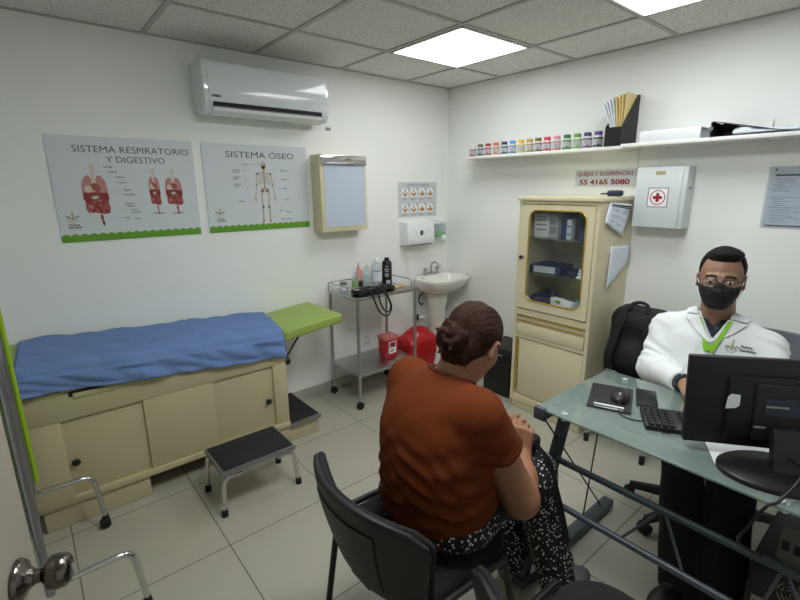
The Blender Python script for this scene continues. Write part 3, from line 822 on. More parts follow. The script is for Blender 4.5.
# ================================================================== step stool
t = thing('step_stool', (-2.23, -.79, 0), 'chrome step stool with black ribbed top in front of the bed', 'step stool')
sx0, sx1, sy0, sy1, sz = -2.425, -2.045, -.925, -.655, .245
b = MB(); b.box((sx0, sy0, sz - .028), (sx1, sy1, sz - .002), .004); b.build('platform', M['alu'], t)
b = MB(); b.box((sx0 + .012, sy0 + .012, sz - .003), (sx1 - .012, sy1 - .012, sz + .003), .001); b.build('tread_mat', M['mat_black'], t)
for sx, sy in ((sx0, sy0), (sx0, sy1), (sx1, sy0), (sx1, sy1)):
    cx, cy = (sx0 + sx1) / 2, (sy0 + sy1) / 2
    fx, fy = sx + (.012 if sx < cx else -.0) , sy + (.02 if sy < cy else .0)
    p = [(sx + (.10 if sx < cx else -.10), sy + (.012 if sy < cy else -.012), sz - .036), (sx + (.008 if sx < cx else -.008), sy + (.012 if sy < cy else -.012), sz - .036), (fx - (.014 if sx < cx else -.014), fy, .02)]
    b = MB(); b.tube(fillet(p, .06, 8), .0115, seg=12); lg = b.build('leg', M['chrome'], t, smooth=60)
    b = MB(); b.cyl((p[2][0], p[2][1], 0), (p[2][0] + (.001 if sx < cx else -.001), p[2][1], .036), .0165, .0145); b.build('rubber_foot', M['blackmatte'], lg)

# ================================================================== folding privacy screen beside the door
t = thing('privacy_screen', (-3.11, -.92, 0), 'folded metal tube privacy screen with lime cloth edge behind the open door', 'privacy screen')
zt_ = 1.70
def spole(x, y, nm='upright', r=.0125, m='alu'):
    b = MB(); b.cyl((x, y, .26 if r > .012 else .30), (x, y, zt_), r, seg=14); return b.build(nm, M[m], t)
for (x, y) in ((-3.088, -1.245), (-3.122, -1.245), (-3.112, -.615), (-3.146, -.615)): spole(x, y)
for zz in (.30, .98, zt_ - .012):
    for xo, (ya, yb) in ((0, (-1.245, -.615)), (1, (-1.245, -.615))):
        b = MB(); b.cyl(((-3.088, -3.122)[xo], ya, zz), ((-3.112, -3.146)[xo], yb, zz), .008, seg=10); b.build('cross_rail', M['alu'], t)
rows = [[(-3.150 - .004 * math.sin(k * .9), -1.22 + .62 * k / 24, z) for k in range(25)] for z in (.34, .7, 1.1, 1.5, 1.66)]
b = MB(); b.grid(rows, thick=.003); b.build('cloth', M['limefab'], t, smooth=180)
b = MB(); b.tube([(-3.093, -.590, .33), (-3.093, -.590, 1.68)], .010, seg=10); b.build('cloth_edge', M['limefab'], t)
for z in (.42, 1.2): 
    b = MB(); b.box((-3.115, -1.262, z - .03), (-3.095, -1.238, z + .03), .004); b.cyl((-3.105, -1.262, z - .035), (-3.105, -1.262, z + .035), .006); b.build('hinge', M['steel'], t)
for (px, py, cx, cy) in ((-3.112, -.615, -2.878, -.613), (-3.088, -1.245, -2.826, -1.232)):
    b = MB(); b.tube(fillet([(px, py, .288), (cx - .022, cy, .282), (cx, cy, .055)], .05, 8), .011, seg=14); f = b.build('foot_bar', M['chrome'], t, smooth=60)
    b = MB(); b.cyl((cx, cy, .045), (cx, cy, .066), .013, .012); b.box((cx - .018, cy - .014, .018), (cx + .014, cy + .014, .052), .006); b.cyl((cx - .006, cy - .016, .0225), (cx - .006, cy + .016, .0225), .0222, seg=18)
    b.build('caster', M['blackmatte'], f)

# ================================================================== steel trolley
t = thing('instrument_trolley', (-1.03, -.25, 0), 'two tier stainless steel trolley on casters between bed and sink', 'trolley')
tx0, tx1, ty0, ty1 = -1.30, -.755, -.44, -.065
for nm, z in (('top_shelf', .82), ('lower_shelf', .265)):
    b = MB(); b.box((tx0, ty0, z - .022), (tx1, ty1, z), .003); b.build(nm, M['steel'], t)
for x, y in ((tx0 + .011, ty0 + .011), (tx1 - .011, ty0 + .011), (tx0 + .011, ty1 - .011), (tx1 - .011, ty1 - .011)):
    b = MB(); b.cyl((x, y, .06), (x, y, .812), .0115, seg=14); p = b.build('post', M['steel'], t)
    b = MB(); b.cyl((x, y, .045), (x, y, .064), .010); b.cyl((x, y - .013, .0255), (x, y + .013, .0255), .0253, seg=20); b.box((x - .012, y - .017, .028), (x + .012, y + .017, .05), .006); b.build('caster', M['blackmatte'], p)
b = MB()
rr = [(tx0 + .004, ty0 + .10, .875), (tx0 + .004, ty1 - .004, .875), (tx1 - .004, ty1 - .004, .875), (tx1 - .004, ty0 + .06, .875)]
b.tube(fillet([(tx0 + .004, ty0 + .09, .818)] + rr + [(tx1 - .004, ty0 + .06, .818)], .02, 5), .0048, seg=8)
for p in ((tx0 + .004, ty1 - .004), (tx1 - .004, ty1 - .004)): b.cyl((p[0], p[1], .815), (p[0], p[1], .875), .0045, seg=8)
b.build('guard_rail', M['steel'], t)

# things on the trolley
def bottle(name, x, y, z, prof, mats, label, cat, parts):
    t_ = thing(name, (x, y, z), label, cat, 'bottles on the trolley')
    for nm, pr, mm in parts:
        g = MB(); g.lathe([(r, h) for r, h in pr], (x, y, z), seg=20); g.build(nm, M[mm], t_, smooth=50)
    return t_
Z = .8205
bottle('small_jar', -1.232, -.17, Z, None, None, 'small clear glass jar at the left end of the trolley top', 'jar',
       [('glass', [(0, 0), (.026, 0), (.028, .01), (.028, .045), (.024, .052)], 'clear'), ('cotton', [(0, .003), (.022, .003), (.023, .03), (.015, .038), (0, .04)], 'paper'), ('lid', [(0, .052), (.027, .052), (.027, .064), (.01, .068), (0, .068)], 'alu')])
bottle('spray_bottle', -1.172, -.235, Z, None, None, 'slim clear bottle with green liquid in its lower half on the trolley', 'bottle',
       [('bottle', [(0, 0), (.023, 0), (.025, .006), (.025, .10), (.018, .118), (.010, .126), (.010, .14)], 'clear'), ('green_liquid', [(0, .002), (.0235, .002), (.0238, .08), (0, .08)], 'limeliq'), ('label_band', [(.0256, .004), (.0256, .028), (.0252, .028), (.0252, .004)], 'paper'), ('nozzle', [(0, .14), (.009, .14), (.005, .165), (.004, .178), (0, .179)], 'white')])
bottle('pump_bottle', -1.085, -.155, Z, None, None, 'pink bottle with a pointed pump top on the trolley', 'bottle',
       [('bottle', [(0, 0), (.026, 0), (.027, .006), (.027, .13), (.020, .142), (.010, .146), (0, .146)], 'pinkliq'), ('dark_label', [(.0275, .01), (.0275, .055), (.0272, .055), (.0272, .01)], 'inkblk'), ('pump', [(0, .146), (.011, .146), (.011, .160), (.005, .163), (.005, .186), (.003, .192), (0, .192)], 'pinkliq')])
bottle('squeeze_bottle', -1.042, -.20, Z, None, None, 'clear conical gel bottle beside the tall clear bottle on the trolley', 'bottle',
       [('bottle', [(0, 0), (.034, 0), (.036, .006), (.034, .09), (.022, .15), (.012, .162), (.012, .17)], 'clear'), ('gel', [(0, .002), (.033, .002), (.033, .07), (0, .07)], 'clear')])
bottle('alcohol_bottle', -.965, -.215, Z, None, None, 'tall clear plastic bottle with white cap left of the black bottle', 'bottle',
       [('bottle', [(0, 0), (.038, 0), (.040, .008), (.040, .15), (.034, .175), (.016, .188), (.016, .196)], 'clear'), ('label_band', [(.0405, .05), (.0405, .12), (.0402, .12), (.0402, .05)], 'paper2'), ('cap', [(0, .19), (.018, .19), (.018, .216), (.016, .218), (0, .218)], 'white')])
tb = bottle('antiseptic_bottle', -.868, -.22, Z, None, None, 'black opaque antiseptic bottle with white lower label on the trolley', 'bottle',
       [('bottle', [(0, 0), (.036, 0), (.038, .006), (.038, .168), (.032, .186), (.016, .194), (0, .194)], 'black'), ('cap', [(0, .194), (.018, .194), (.018, .212), (0, .212)], 'black')])
pl = Pl((-.868, -.22, Z), (.778, -.628, 0), (0, 0, 1))
b = MB()
for y, w in ((.150, .018), (.128, .028), (.112, .022), (.090, .026), (.076, .020)): b.rect(pl, -w * .6, y - .004, w * .6, y + .003, .036, .0388, 0)
b.rect(pl, -.006, .018, .024, .045, .030, .0388, 0); b.build('label_print', M['jarlabel'], tb, smooth=0)
# blood pressure cuff with its coiled hose
t = thing('blood_pressure_monitor', (-1.12, -.36, Z), 'black blood pressure cuff and looping cable hanging over the trolley front', 'blood pressure cuff')
def f_(P):
    d = sd_box(P, (-1.18, -.36, Z + .022), (.085, .055, .021), .018)
    d = smin(d, sd_box(P, (-1.04, -.35, Z + .018), (.11, .05, .016), .014), .02)
    return d + .003 * wob(P, 60, 3)
sdf_object('cuff', f_, (-1.30, -.44, Z - .01), (-.90, -.27, Z + .07), .005, M['blackfab'], t)
b = MB(); b.cyl((-1.255, -.372, Z + .02), (-1.255, -.372, Z + .045), .028, seg=20); b.cyl((-1.20, -.40, Z + .035), (-1.14, -.42, Z + .045), .012); b.build('gauge', M['black'], t)
b = MB(); b.disc(Pl((-1.255, -.372, Z + .045), (1, 0, 0), (0, 1, 0)), 0, 0, .022, .022, 0, .001); b.build('gauge_face', M['cardgrey'], t)
b = MB()
b.tube(smooth_path([(-1.20, -.385, Z + .045), (-1.18, -.445, Z + .03), (-1.165, -.456, Z - .03), (-1.12, -.455, Z - .12), (-1.055, -.455, Z - .16), (-1.015, -.455, Z - .11), (-1.04, -.454, Z - .03), (-1.08, -.44, Z + .03), (-1.12, -.36, Z + .045)], 8), .0055, seg=8)
b.tube(smooth_path([(-1.16, -.38, Z + .048), (-1.13, -.45, Z + .03), (-1.12, -.458, Z - .04), (-1.085, -.458, Z - .11), (-1.045, -.458, Z - .13), (-1.025, -.458, Z - .09), (-1.05, -.456, Z - .02), (-1.06, -.43, Z + .04), (-1.0, -.37, Z + .045)], 8), .005, seg=8)
for k in range(3): b.tube(smooth_path([(-1.05 + .03 * k, -.40, Z + .035), (-.98 + .02 * k, -.415 + .01 * k, Z + .018), (-.92, -.38, Z + .012), (-.93, -.32, Z + .03), (-1.02, -.32, Z + .046)], 8), .0045, seg=8)
b.build('cable', M['black'], t, smooth=60)
t = thing('wooden_spatula_pack', (-.86, -.345, Z), 'tan wooden tongue depressor pack in front of the black bottle', 'wooden pack')
b = MB(); b.box((-.935, -.365, Z), (-.81, -.325, Z + .018), .006); b.build('pack', M['tanwood'], t)
b = MB(); b.box((-.91, -.3655, Z + .004), (-.885, -.3245, Z + .0186), .001); b.build('wrapper_band', M['manila'], t)

# sharps container on the lower shelf
t = thing('sharps_container', (-.985, -.33, .2655), 'red sharps container with pale lid and white label on the trolley lower shelf', 'sharps container')
cx, cy, z0 = -.905, -.27, .2655
b = MB(); b.ring_loft([[Vector((cx + sx * w, cy + sy * d, z)) for sx, sy in ((-1, -.8), (-.8, -1), (.8, -1), (1, -.8), (1, .8), (.8, 1), (-.8, 1), (-1, .8))] for w, d, z in ((.054, .046, z0), (.058, .05, z0 + .01), (.063, .054, z0 + .15))])
b.build('bin', M['redplastic'], t, smooth=40)
b = MB(); b.ring_loft([[Vector((cx + sx * w, cy + sy * d, z)) for sx, sy in ((-1, -.8), (-.8, -1), (.8, -1), (1, -.8), (1, .8), (.8, 1), (-.8, 1), (-1, .8))] for w, d, z in ((.070, .060, z0 + .15), (.071, .061, z0 + .168), (.060, .052, z0 + .176))])
b.build('lid', M['redlid'], t, smooth=40)
pl = Pl((cx, cy - .0525, z0 + .085), (1, 0, 0), (0, -.03, 1))
b = MB(); b.rect(pl, -.036, -.048, .036, .048, -.002, .0015, 0); b.rect(pl, -.022, .002, .028, .042, .0015, .0022, 1); b.rect(pl, -.024, -.022, .018, -.016, .0015, .0022, 2); b.rect(pl, -.024, -.034, .01, -.028, .0015, .0022, 2)
b.disc(pl, .003, .021, .008, .008, .0022, .0028, 2, 12); b.rect(pl, -.031, -.004, -.027, .036, .0015, .0022, 2)
b.build('warning_label', [M['paper'], M['inkred'], M['inkblk']], t, smooth=0)

# red waste bin with bag under the sink
t = thing('red_waste_bin', (-.50, -.13, 0), 'red biohazard waste bin covered by a loose red bag under the sink', 'waste bin')
b = MB(); b.ring_loft([[Vector((-.53 + a * w, -.17 + c * d, z)) for a, c in ((-1, -1), (1, -1), (1, 1), (-1, 1))] for w, d, z in ((.12, .09, 0), (.145, .115, .27))]); b.build('bin', M['redplastic'], t)
def f_(P):
    d = sd_box(P, (-.53, -.17, .235), (.160, .128, .095), .05)
    d = smin(d, sd_ell(P, (-.50, -.165, .325), (.125, .105, .075)), .05)
    return d + .008 * wob(P, 26, 5) + .005 * wob(P * A(1, 1, 3), 44, 8)
sdf_object('bag', f_, (-.78, -.32, .12), (-.34, -.012, .47), .008, M['redbag'], t)

# ================================================================== sink
t = thing('pedestal_sink', (-.25, -.2, 0), 'white ceramic pedestal sink in the room corner', 'sink')
def ring(rx, ry, z, cy, n=32, back=-.012):
    out = []
    for k in range(n):
        a = 2 * PI * k / n; x = rx * math.copysign(abs(math.cos(a)) ** .75, math.cos(a)); y = ry * math.copysign(abs(math.sin(a)) ** .75, math.sin(a))
        out.append(Vector((-.255 + x, min(cy + y, back), z)))
    return out
b = MB(); cy = -.20
b.ring_loft([ring(.11, .10, .655, -.15), ring(.17, .14, .69, -.17), ring(.215, .17, .73, -.185), ring(.235, .188, .775, -.195), ring(.238, .19, .80, -.197), ring(.230, .185, .808, -.197),
             ring(.195, .135, .806, -.225, back=-.10), ring(.185, .125, .795, -.225, back=-.105), ring(.15, .10, .73, -.225, back=-.12), ring(.08, .06, .695, -.22, back=-.15), ring(.02, .02, .69, -.22)])
b.build('basin', M['ceramic'], t, smooth=60)
b = MB(); b.lathe([(0, 0), (.105, 0), (.10, .02), (.078, .08), (.072, .30), (.074, .54), (.085, .565), (.088, .60), (.086, .655), (.11, .68), (0, .68)], (-.255, -.145, 0), seg=28); b.build('pedestal', M['ceramic'], t, smooth=45)
b = MB(); b.box((-.345, -.085, .806), (-.165, -.045, .822), .006)
b.tube(smooth_path([(-.255, -.066, .82), (-.255, -.066, .875), (-.252, -.075, .905), (-.245, -.11, .915), (-.235, -.145, .895), (-.232, -.152, .875)], 8), .0095, seg=12)
fc = b.build('faucet', M['steel'], t, smooth=50)
for x in (-.325, -.185):
    b = MB(); b.lathe([(.0, 0), (.012, 0), (.011, .018), (.017, .024), (.016, .046), (.008, .052), (0, .052)], (x, -.066, .82), seg=12); b.build('tap_handle', M['steel'], fc)
b = MB(); b.tube(smooth_path([(-.375, -.012, .43), (-.375, -.05, .43), (-.34, -.06, .43)], 6), .018, seg=12); b.cyl((-.375, -.012, .43), (-.375, -.022, .43), .03); b.build('drain_pipe', M['white'], t)
b = MB(); b.tube(smooth_path([(-.30, -.012, .54), (-.345, -.035, .54), (-.372, -.035, .575), (-.36, -.035, .62), (-.33, -.06, .65)], 6), .006, seg=8); b.cyl((-.40, -.03, .43), (-.375, -.03, .43), .026); b.build('supply_hose', M['black'], t)

# black pedal bin beside the cabinet
t = thing('waste_bin', (-.25, -.9, 0), 'black plastic waste bin standing left of the glass front cabinet', 'waste bin')
b = MB(); b.box((-.36, -1.02, 0), (-.10, -.775, .315), .012); b.build('bin', M['black'], t)
b = MB(); b.box((-.37, -1.03, .317), (-.09, -.765, .385), .02); b.build('lid', M['shell'], t)
b = MB(); b.box((-.3725, -.955, .322), (-.368, -.915, .330)); b.build('lid_badge', M['cardgrey'], t)
# ================================================================== tall cabinet with glass door
t = cab = thing('medicine_cabinet', (-.22, -1.36, 0), 'tall cream metal cabinet with gold framed glass door against the right wall', 'cabinet')
cx0, cy0, cy1 = -.43, -1.085, -1.63            # front x, left y, right y
def cbox(b, x0, ya, z0, x1, yb, z1, bev=.0, m=0): b.box((min(x0, x1), min(ya, yb), z0), (max(x0, x1), max(ya, yb), z1), bev, m)
b = MB()
cbox(b, cx0 + .02, cy0, .06, -.005, cy0 - .018, 1.46); cbox(b, cx0 + .02, cy1 + .018, .06, -.005, cy1, 1.46)         # sides
cbox(b, -.02, cy0 - .018, .061, -.006, cy1 + .018, 1.459)                                                               # back
cbox(b, cx0, cy0 - .022, .70, -.02, cy1 + .022, .74); cbox(b, cx0, cy0 - .022, .061, -.02, cy1 + .022, .10); cbox(b, cx0, cy0 - .022, 1.44, -.02, cy1 + .022, 1.459)
cbox(b, cx0, cy0 - .022, .54, -.02, cy1 + .022, .56)
cbox(b, cx0, cy0, .06, cx0 + .02, cy0 - .022, .74); cbox(b, cx0, cy1 + .022, .06, cx0 + .02, cy1, .74)
cbox(b, cx0, cy0, .74, cx0 + .02, cy0 - .022, 1.46); cbox(b, cx0, cy1 + .022, .74, cx0 + .02, cy1, 1.46)
cbox(b, cx0 + .015, cy0 - .02, .10, cx0 + .03, cy1 + .02, .54)
b.build('carcass', M['cream'], t, smooth=30)
b = MB(); cbox(b, cx0 - .02, cy0 + .012, 1.46, 0 - .004, cy1 - .012, 1.485, .005); b.build('top', M['cream'], t)
b = MB(); cbox(b, cx0 + .012, cy0 - .012, 0, -.03, cy1 + .012, .06, .002); b.build('plinth', M['cream'], t)
# glass door: frame with rounded opening
pl = right_pl(cx0, cy0 - .028, .75)
W, Hh = .493, .685
def rrect(a0, b0, a1, b1, r, n=8):
    pts = []
    for ca, cb, s0 in ((a1 - r, b1 - r, 0), (a0 + r, b1 - r, 90), (a0 + r, b0 + r, 180), (a1 - r, b0 + r, 270)):
        for k in range(n + 1):
            a = math.radians(s0 + 90 * k / n); pts.append((ca + r * math.cos(a), cb + r * math.sin(a)))
    return pts
ia0, ib0, ia1, ib1 = .056, .058, .446, .652
def ringplate(b, outer, inner, c0, c1, m=0):
    n = len(outer); vs = []
    for c in (c0, c1):
        vs += [pl.P(a, q, c) for a, q in outer] + [pl.P(a, q, c) for a, q in inner]
    fs = []
    for k in range(n):
        l = (k + 1) % n
        fs += [[k, l, n + l, n + k], [2 * n + k, 3 * n + k, 3 * n + l, 2 * n + l], [k, 2 * n + k, 2 * n + l, l], [n + k, n + l, 3 * n + l, 3 * n + k]]
    b.add(vs, fs, m)
inner = rrect(ia0, ib0, ia1, ib1, .055)
outer = rrect(0, 0, W, Hh, .004)
b = MB(); ringplate(b, outer, inner, -.012, .008); dr = b.build('glass_door', M['cream'], t, smooth=30)
b = MB(); b.tube([pl.P(a, q, .008) for a, q in rrect(ia0 + .001, ib0 + .001, ia1 - .001, ib1 - .001, .055)], .0055, closed=True, seg=8); b.build('gold_beading', M['gold'], dr)
b = MB(); b.poly(pl, rrect(ia0 - .003, ib0 - .003, ia1 + .003, ib1 + .003, .057), -.003, .000); b.build('glass_pane', M['cabglass'], dr)
b = MB(); b.lathe([(0, 0), (.008, 0), (.007, .012), (.013, .016), (.013, .022), (0, .025)], pl.P(.018, .345, .008), axis='X', mtx=Matrix.Scale(-1, 4, (1, 0, 0)), seg=14); b.build('knob', M['nickel'], dr)
# drawer and lower sliding door
b = MB(); cbox(b, cx0 - .004, cy0 - .026, .562, cx0 + .02, cy1 + .026, .642, .003); cbox(b, cx0 - .002, cy0 - .026, .64, cx0 + .02, cy1 + .026, .66, .002)
dw = b.build('drawer', M['cream'], t)
b = MB(); cbox(b, cx0 - .006, cy0 - .026, .690, cx0 + .002, cy1 + .026, .697, .002); cbox(b, cx0 - .007, cy0 - .028, .655, cx0 + .004, cy1 + .028, .661, .001); b.build('gold_lip', M['gold'], dw)
b = MB(); cbox(b, cx0 + .004, cy0 - .026, .662, cx0 + .01, cy1 + .026, .690); b.build('drawer_recess', M['cream_dark'], dw)
b = MB(); cbox(b, cx0 + .004, cy0 - .05, .125, cx0 + .016, cy1 + .026, .53, .002); ld = b.build('lower_door', M['cream'], t)
b = MB(); cbox(b, cx0 - .003, cy0 - .032, .14, cx0 + .012, cy0 - .046, .52, .002); b.build('gold_handle_strip', M['gold'], ld)
for z in (1.222, .988):
    b = MB(); cbox(b, cx0 + .03, cy0 - .02, z - .006, -.022, cy1 + .02, z); b.build('glass_shelf', M['shelfglass'], t)

# contents of the cabinet
def pack(name, lo, hi, m, label, cat, bev=.003, band=None, rot=0.0):
    c = Vector([(lo[i] + hi[i]) / 2 for i in range(3)]); t_ = thing(name, (c.x, c.y, lo[2]), label, cat)
    R = Matrix.Translation(c) @ Matrix.Rotation(rot, 4, 'Z') @ Matrix.Translation(-c)
    g = MB(); g.box(lo, hi, bev, mtx=R); g.build('carton' if cat != 'bag' else 'pouch', M[m], t_)
    if band:
        g = MB(); z = lo[2]; h = hi[2] - lo[2]
        for f0, f1 in band[1:]: g.box((lo[0] - .0012, lo[1] + .15 * (hi[1] - lo[1]), z + f0 * h), (lo[0] + .001, hi[1] - .15 * (hi[1] - lo[1]), z + f1 * h), 0, mtx=R)
        g.build('print', M[band[0]], t_, smooth=0)
    return t_
z = 1.2225
pack('medicine_box', (-.33, -1.245, z), (-.18, -1.135, z + .15), 'paper', 'large white medicine box at the left of the cabinet top shelf', 'box', band=('inkline', (.3, .36), (.5, .56), (.7, .76), (.85, .88)))
pack('medicine_box', (-.34, -1.315, z), (-.20, -1.25, z + .145), 'jarlabel', 'grey white medicine box second from left on the cabinet top shelf', 'box', band=('inkline', (.2, .5), (.6, .8)))
pack('medicine_box', (-.31, -1.375, z), (-.20, -1.322, z + .16), 'bluebox', 'blue box left of the narrow white carton on the cabinet top shelf', 'box')
pack('medicine_box', (-.345, -1.412, z), (-.23, -1.38, z + .125), 'paper2', 'narrow white carton between two blue boxes in the cabinet', 'box', band=('inkline', (.2, .3), (.6, .7)))
pack('medicine_box', (-.31, -1.462, z), (-.20, -1.418, z + .14), 'darkblue', 'dark blue upright box right of the narrow white carton in the cabinet', 'box')
pack('medicine_box', (-.35, -1.59, z), (-.23, -1.468, z + .06), 'bluebox', 'low blue box at the right end of the cabinet top shelf', 'box')
z = .9885
pack('instrument_case', (-.36, -1.345, z), (-.15, -1.13, z + .052), 'darkblue', 'flat dark blue instrument case on the cabinet middle shelf', 'case', .006, band=('jarlabel', (.1, .9)), rot=.12)
pack('instrument_case', (-.32, -1.475, z), (-.19, -1.38, z + .035), 'navy', 'small navy pouch right of the flat dark blue case in the cabinet', 'pouch', .012, rot=-.2)
t = thing('gauze_pack', (-.33, -1.545, z), 'stack of folded white gauze at the right of the cabinet middle shelf', 'gauze')
for k in range(3):
    def f_(P, k=k): return sd_box(P, (-.33 + .006 * k, -1.545, z + .012 + .021 * k), (.065, .052 - .003 * k, .0105), .009) + .002 * wob(P, 50, k)
    sdf_object('folded_pad', f_, (-.42, -1.612, z - .004), (-.25, -1.48, z + .08), .005, M['paper2'], t)
z = .7405
t = thing('stethoscope_bag', (-.30, -1.23, z), 'lumpy dark blue bag of instruments at the left of the cabinet bottom shelf', 'bag')
def f_(P): return smin(smin(sd_ell(P, (-.28, -1.175, z + .045), (.085, .06, .045)), sd_ell(P, (-.25, -1.25, z + .05), (.08, .065, .05)), .03), sd_ell(P, (-.22, -1.21, z + .085), (.06, .06, .030)), .03) + .010 * wob(P, 55, 2)
sdf_object('bag', f_, (-.40, -1.36, z + .001), (-.12, -1.106, z + .15), .006, M['darkblue'], t)
b = MB(); b.lathe([(0, .0), (.02, .0), (.022, .008), (0, .012)], (-.27, -1.19, z + .100), seg=16); b.lathe([(0, 0), (.016, 0), (.016, .008), (0, .01)], (-.23, -1.24, z + .112), seg=16); b.build('metal_disc', M['steel'], t)
t = pack('dressing_box', (-.365, -1.485, z), (-.315, -1.30, z + .092), 'paper', 'long white and green carton lying across the cabinet bottom shelf', 'box', rot=-.32)
g = MB(); g.box((-.3663, -1.40, z + .070), (-.364, -1.36, z + .088), mtx=Matrix.Translation((-.34, -1.3725, 0)) @ Matrix.Rotation(-.32, 4, 'Z') @ Matrix.Translation((.34, 1.3725, 0))); g.build('green_mark', M['green'], t, smooth=0)
t = thing('dressing_bag', (-.34, -1.525, z), 'pale blue plastic bag of dressings at the right of the cabinet bottom shelf', 'bag')
def f_(P): return sd_ell(P, (-.315, -1.530, z + .062), (.070, .064, .066)) + .006 * wob(P, 60, 11)
sdf_object('bag', f_, (-.405, -1.608, z + .001), (-.22, -1.44, z + .15), .006, M['ltblue'], t)
pack('dressing_box', (-.20, -1.49, z), (-.12, -1.42, z + .11), 'green', 'small green carton at the back of the cabinet bottom shelf', 'box')
# on top and on the side of the cabinet
t = thing('thermometer_gun', (-.2, -1.62, 1.4855), 'dark navy handheld device with thin black tip on top of the cabinet', 'device')
b = MB(); b.box((-.235, -1.642, 1.486), (-.185, -1.555, 1.522), .014, seg=4); b.build('body', M['navy'], t)
b = MB(); b.cyl((-.21, -1.556, 1.501), (-.21, -1.51, 1.501), .005, .004); b.build('tip', M['black'], t)
b = MB(); b.box((-.238, -1.61, 1.497), (-.2345, -1.585, 1.512), .001); b.build('display', M['darkblue'], t)
def side_paper(name, corners, y, m, label, lines=True, thick=.0012):
    t_ = thing(name, (corners[0][0], y, corners[0][1]), label, 'paper')
    P0 = [Vector((x, y - .003 - .004 * k, z)) for k, (x, z) in enumerate(corners)]
    rows = []
    for i in range(9):
        f = i / 8; l = P0[0].lerp(P0[3], f); r = P0[1].lerp(P0[2], f)
        rows.append([l.lerp(r, k / 8) - Vector((0, .006 * math.sin(PI * f) * (k / 8), 0)) for k in range(9)])
    g = MB(); g.grid(rows, thick=thick); g.build('sheet', M[m], t_, smooth=180)
    if lines:
        g = MB()
        def W_(a, f): return P0[0].lerp(P0[1], a).lerp(P0[3].lerp(P0[2], a), f) - Vector((0, .0035 + .006 * math.sin(PI * f) * a, 0))
        for (a0, f0, a1, f1, m_) in ((.10, .06, .9, .10, 1), (.10, .13, .9, .16, 1), (.15, .25, .5, .27, 0), (.15, .32, .45, .34, 0), (.6, .25, .85, .27, 0), (.6, .32, .8, .34, 0), (.15, .5, .6, .52, 0), (.15, .58, .5, .6, 0), (.65, .55, .85, .57, 0), (.2, .75, .4, .78, 0), (.5, .75, .7, .78, 0)):
            g.add([W_(a0, f0), W_(a1, f0), W_(a1, f1), W_(a0, f1)], [[0, 1, 2, 3]], m_)
        g.build('print', [M['inkline'], M['inkblk']], t_, smooth=0)
    return t_
side_paper('printed_sheet', [(-.335, 1.455), (-.045, 1.435), (-.16, 1.245), (-.40, 1.345)], cy1 - .001, 'paper2', 'tilted printed sheet taped high on the cabinet side')
side_paper('plastic_folder', [(-.27, 1.195), (-.03, 1.185), (-.05, 1.07), (-.30, .93)], cy1 - .001, 'paper2', 'blank whitish sheet hanging lower on the cabinet side', False)

# ================================================================== wall shelf and jars
zs = 1.775
for (ya, yb, w, zz, lab) in ((-.365, -1.615, .205, zs, 'long white wall shelf carrying the row of coloured jars'), (-1.60, -2.75, .21, zs + .008, 'white wall shelf on the right carrying binders')):
    t = thing('wall_shelf', (0, (ya + yb) / 2, zz), lab, 'shelf', 'white wall shelves')
    b = MB(); b.box((-w, yb, zz - .02), (-.001, ya, zz), .003); b.build('board', M['white_matte'], t)
    for yy in (ya - .10, yb + (.07 if yb > -2 else .5)):
        b = MB()
        b.add([(-.001, yy - .008, zz), (-.06, yy - .008, zz), (-.001, yy - .008, zz + .085), (-.001, yy + .008, zz), (-.06, yy + .008, zz), (-.001, yy + .008, zz + .085)], [[0, 1, 2], [3, 5, 4], [0, 3, 4, 1], [1, 4, 5, 2], [0, 2, 5, 3]])
        b.box((-.10, yy - .012, zz - .026), (-.001, yy + .012, zz - .019)); b.build('bracket', M['white'], t)
b = MB(); b.box((-.006, -1.622, 1.545), (-.0, -1.618, 1.756)); o = b.build('cable_line', M['boxgrey']); tag(o, 'thin pale cable running down the wall between sign and first aid box', 'cable')
def jm(name, c): return mat(name, c, .4)
caps = [('white', (228, 228, 224), (176, 56, 52)), ('dark green grey', (74, 92, 80), (60, 62, 58)), ('dark red', (150, 26, 40), (176, 40, 50)), ('orange', (216, 92, 44), (200, 110, 60)),
        ('navy', (30, 32, 96), (44, 52, 84)), ('sky blue', (70, 146, 208), (90, 130, 170)), ('yellow', (232, 178, 36), (190, 190, 50)), ('mustard', (182, 144, 58), (170, 140, 50)),
        ('olive', (112, 96, 40), (110, 84, 56)), ('crimson', (206, 26, 72), (190, 40, 84)), ('pink', (226, 152, 176), (206, 120, 110)), ('dark green', (34, 104, 48), (50, 120, 50)),
        ('light green', (88, 164, 62), (120, 170, 50)), ('dark violet', (58, 44, 112), (120, 50, 90)), ('purple', (92, 58, 146), (50, 46, 70))]
yj = [-.378, -.457, -.532, -.609, -.687, -.761, -.834, -.906, -.976, -1.047, -1.120, -1.195, -1.268, -1.337, -1.408]
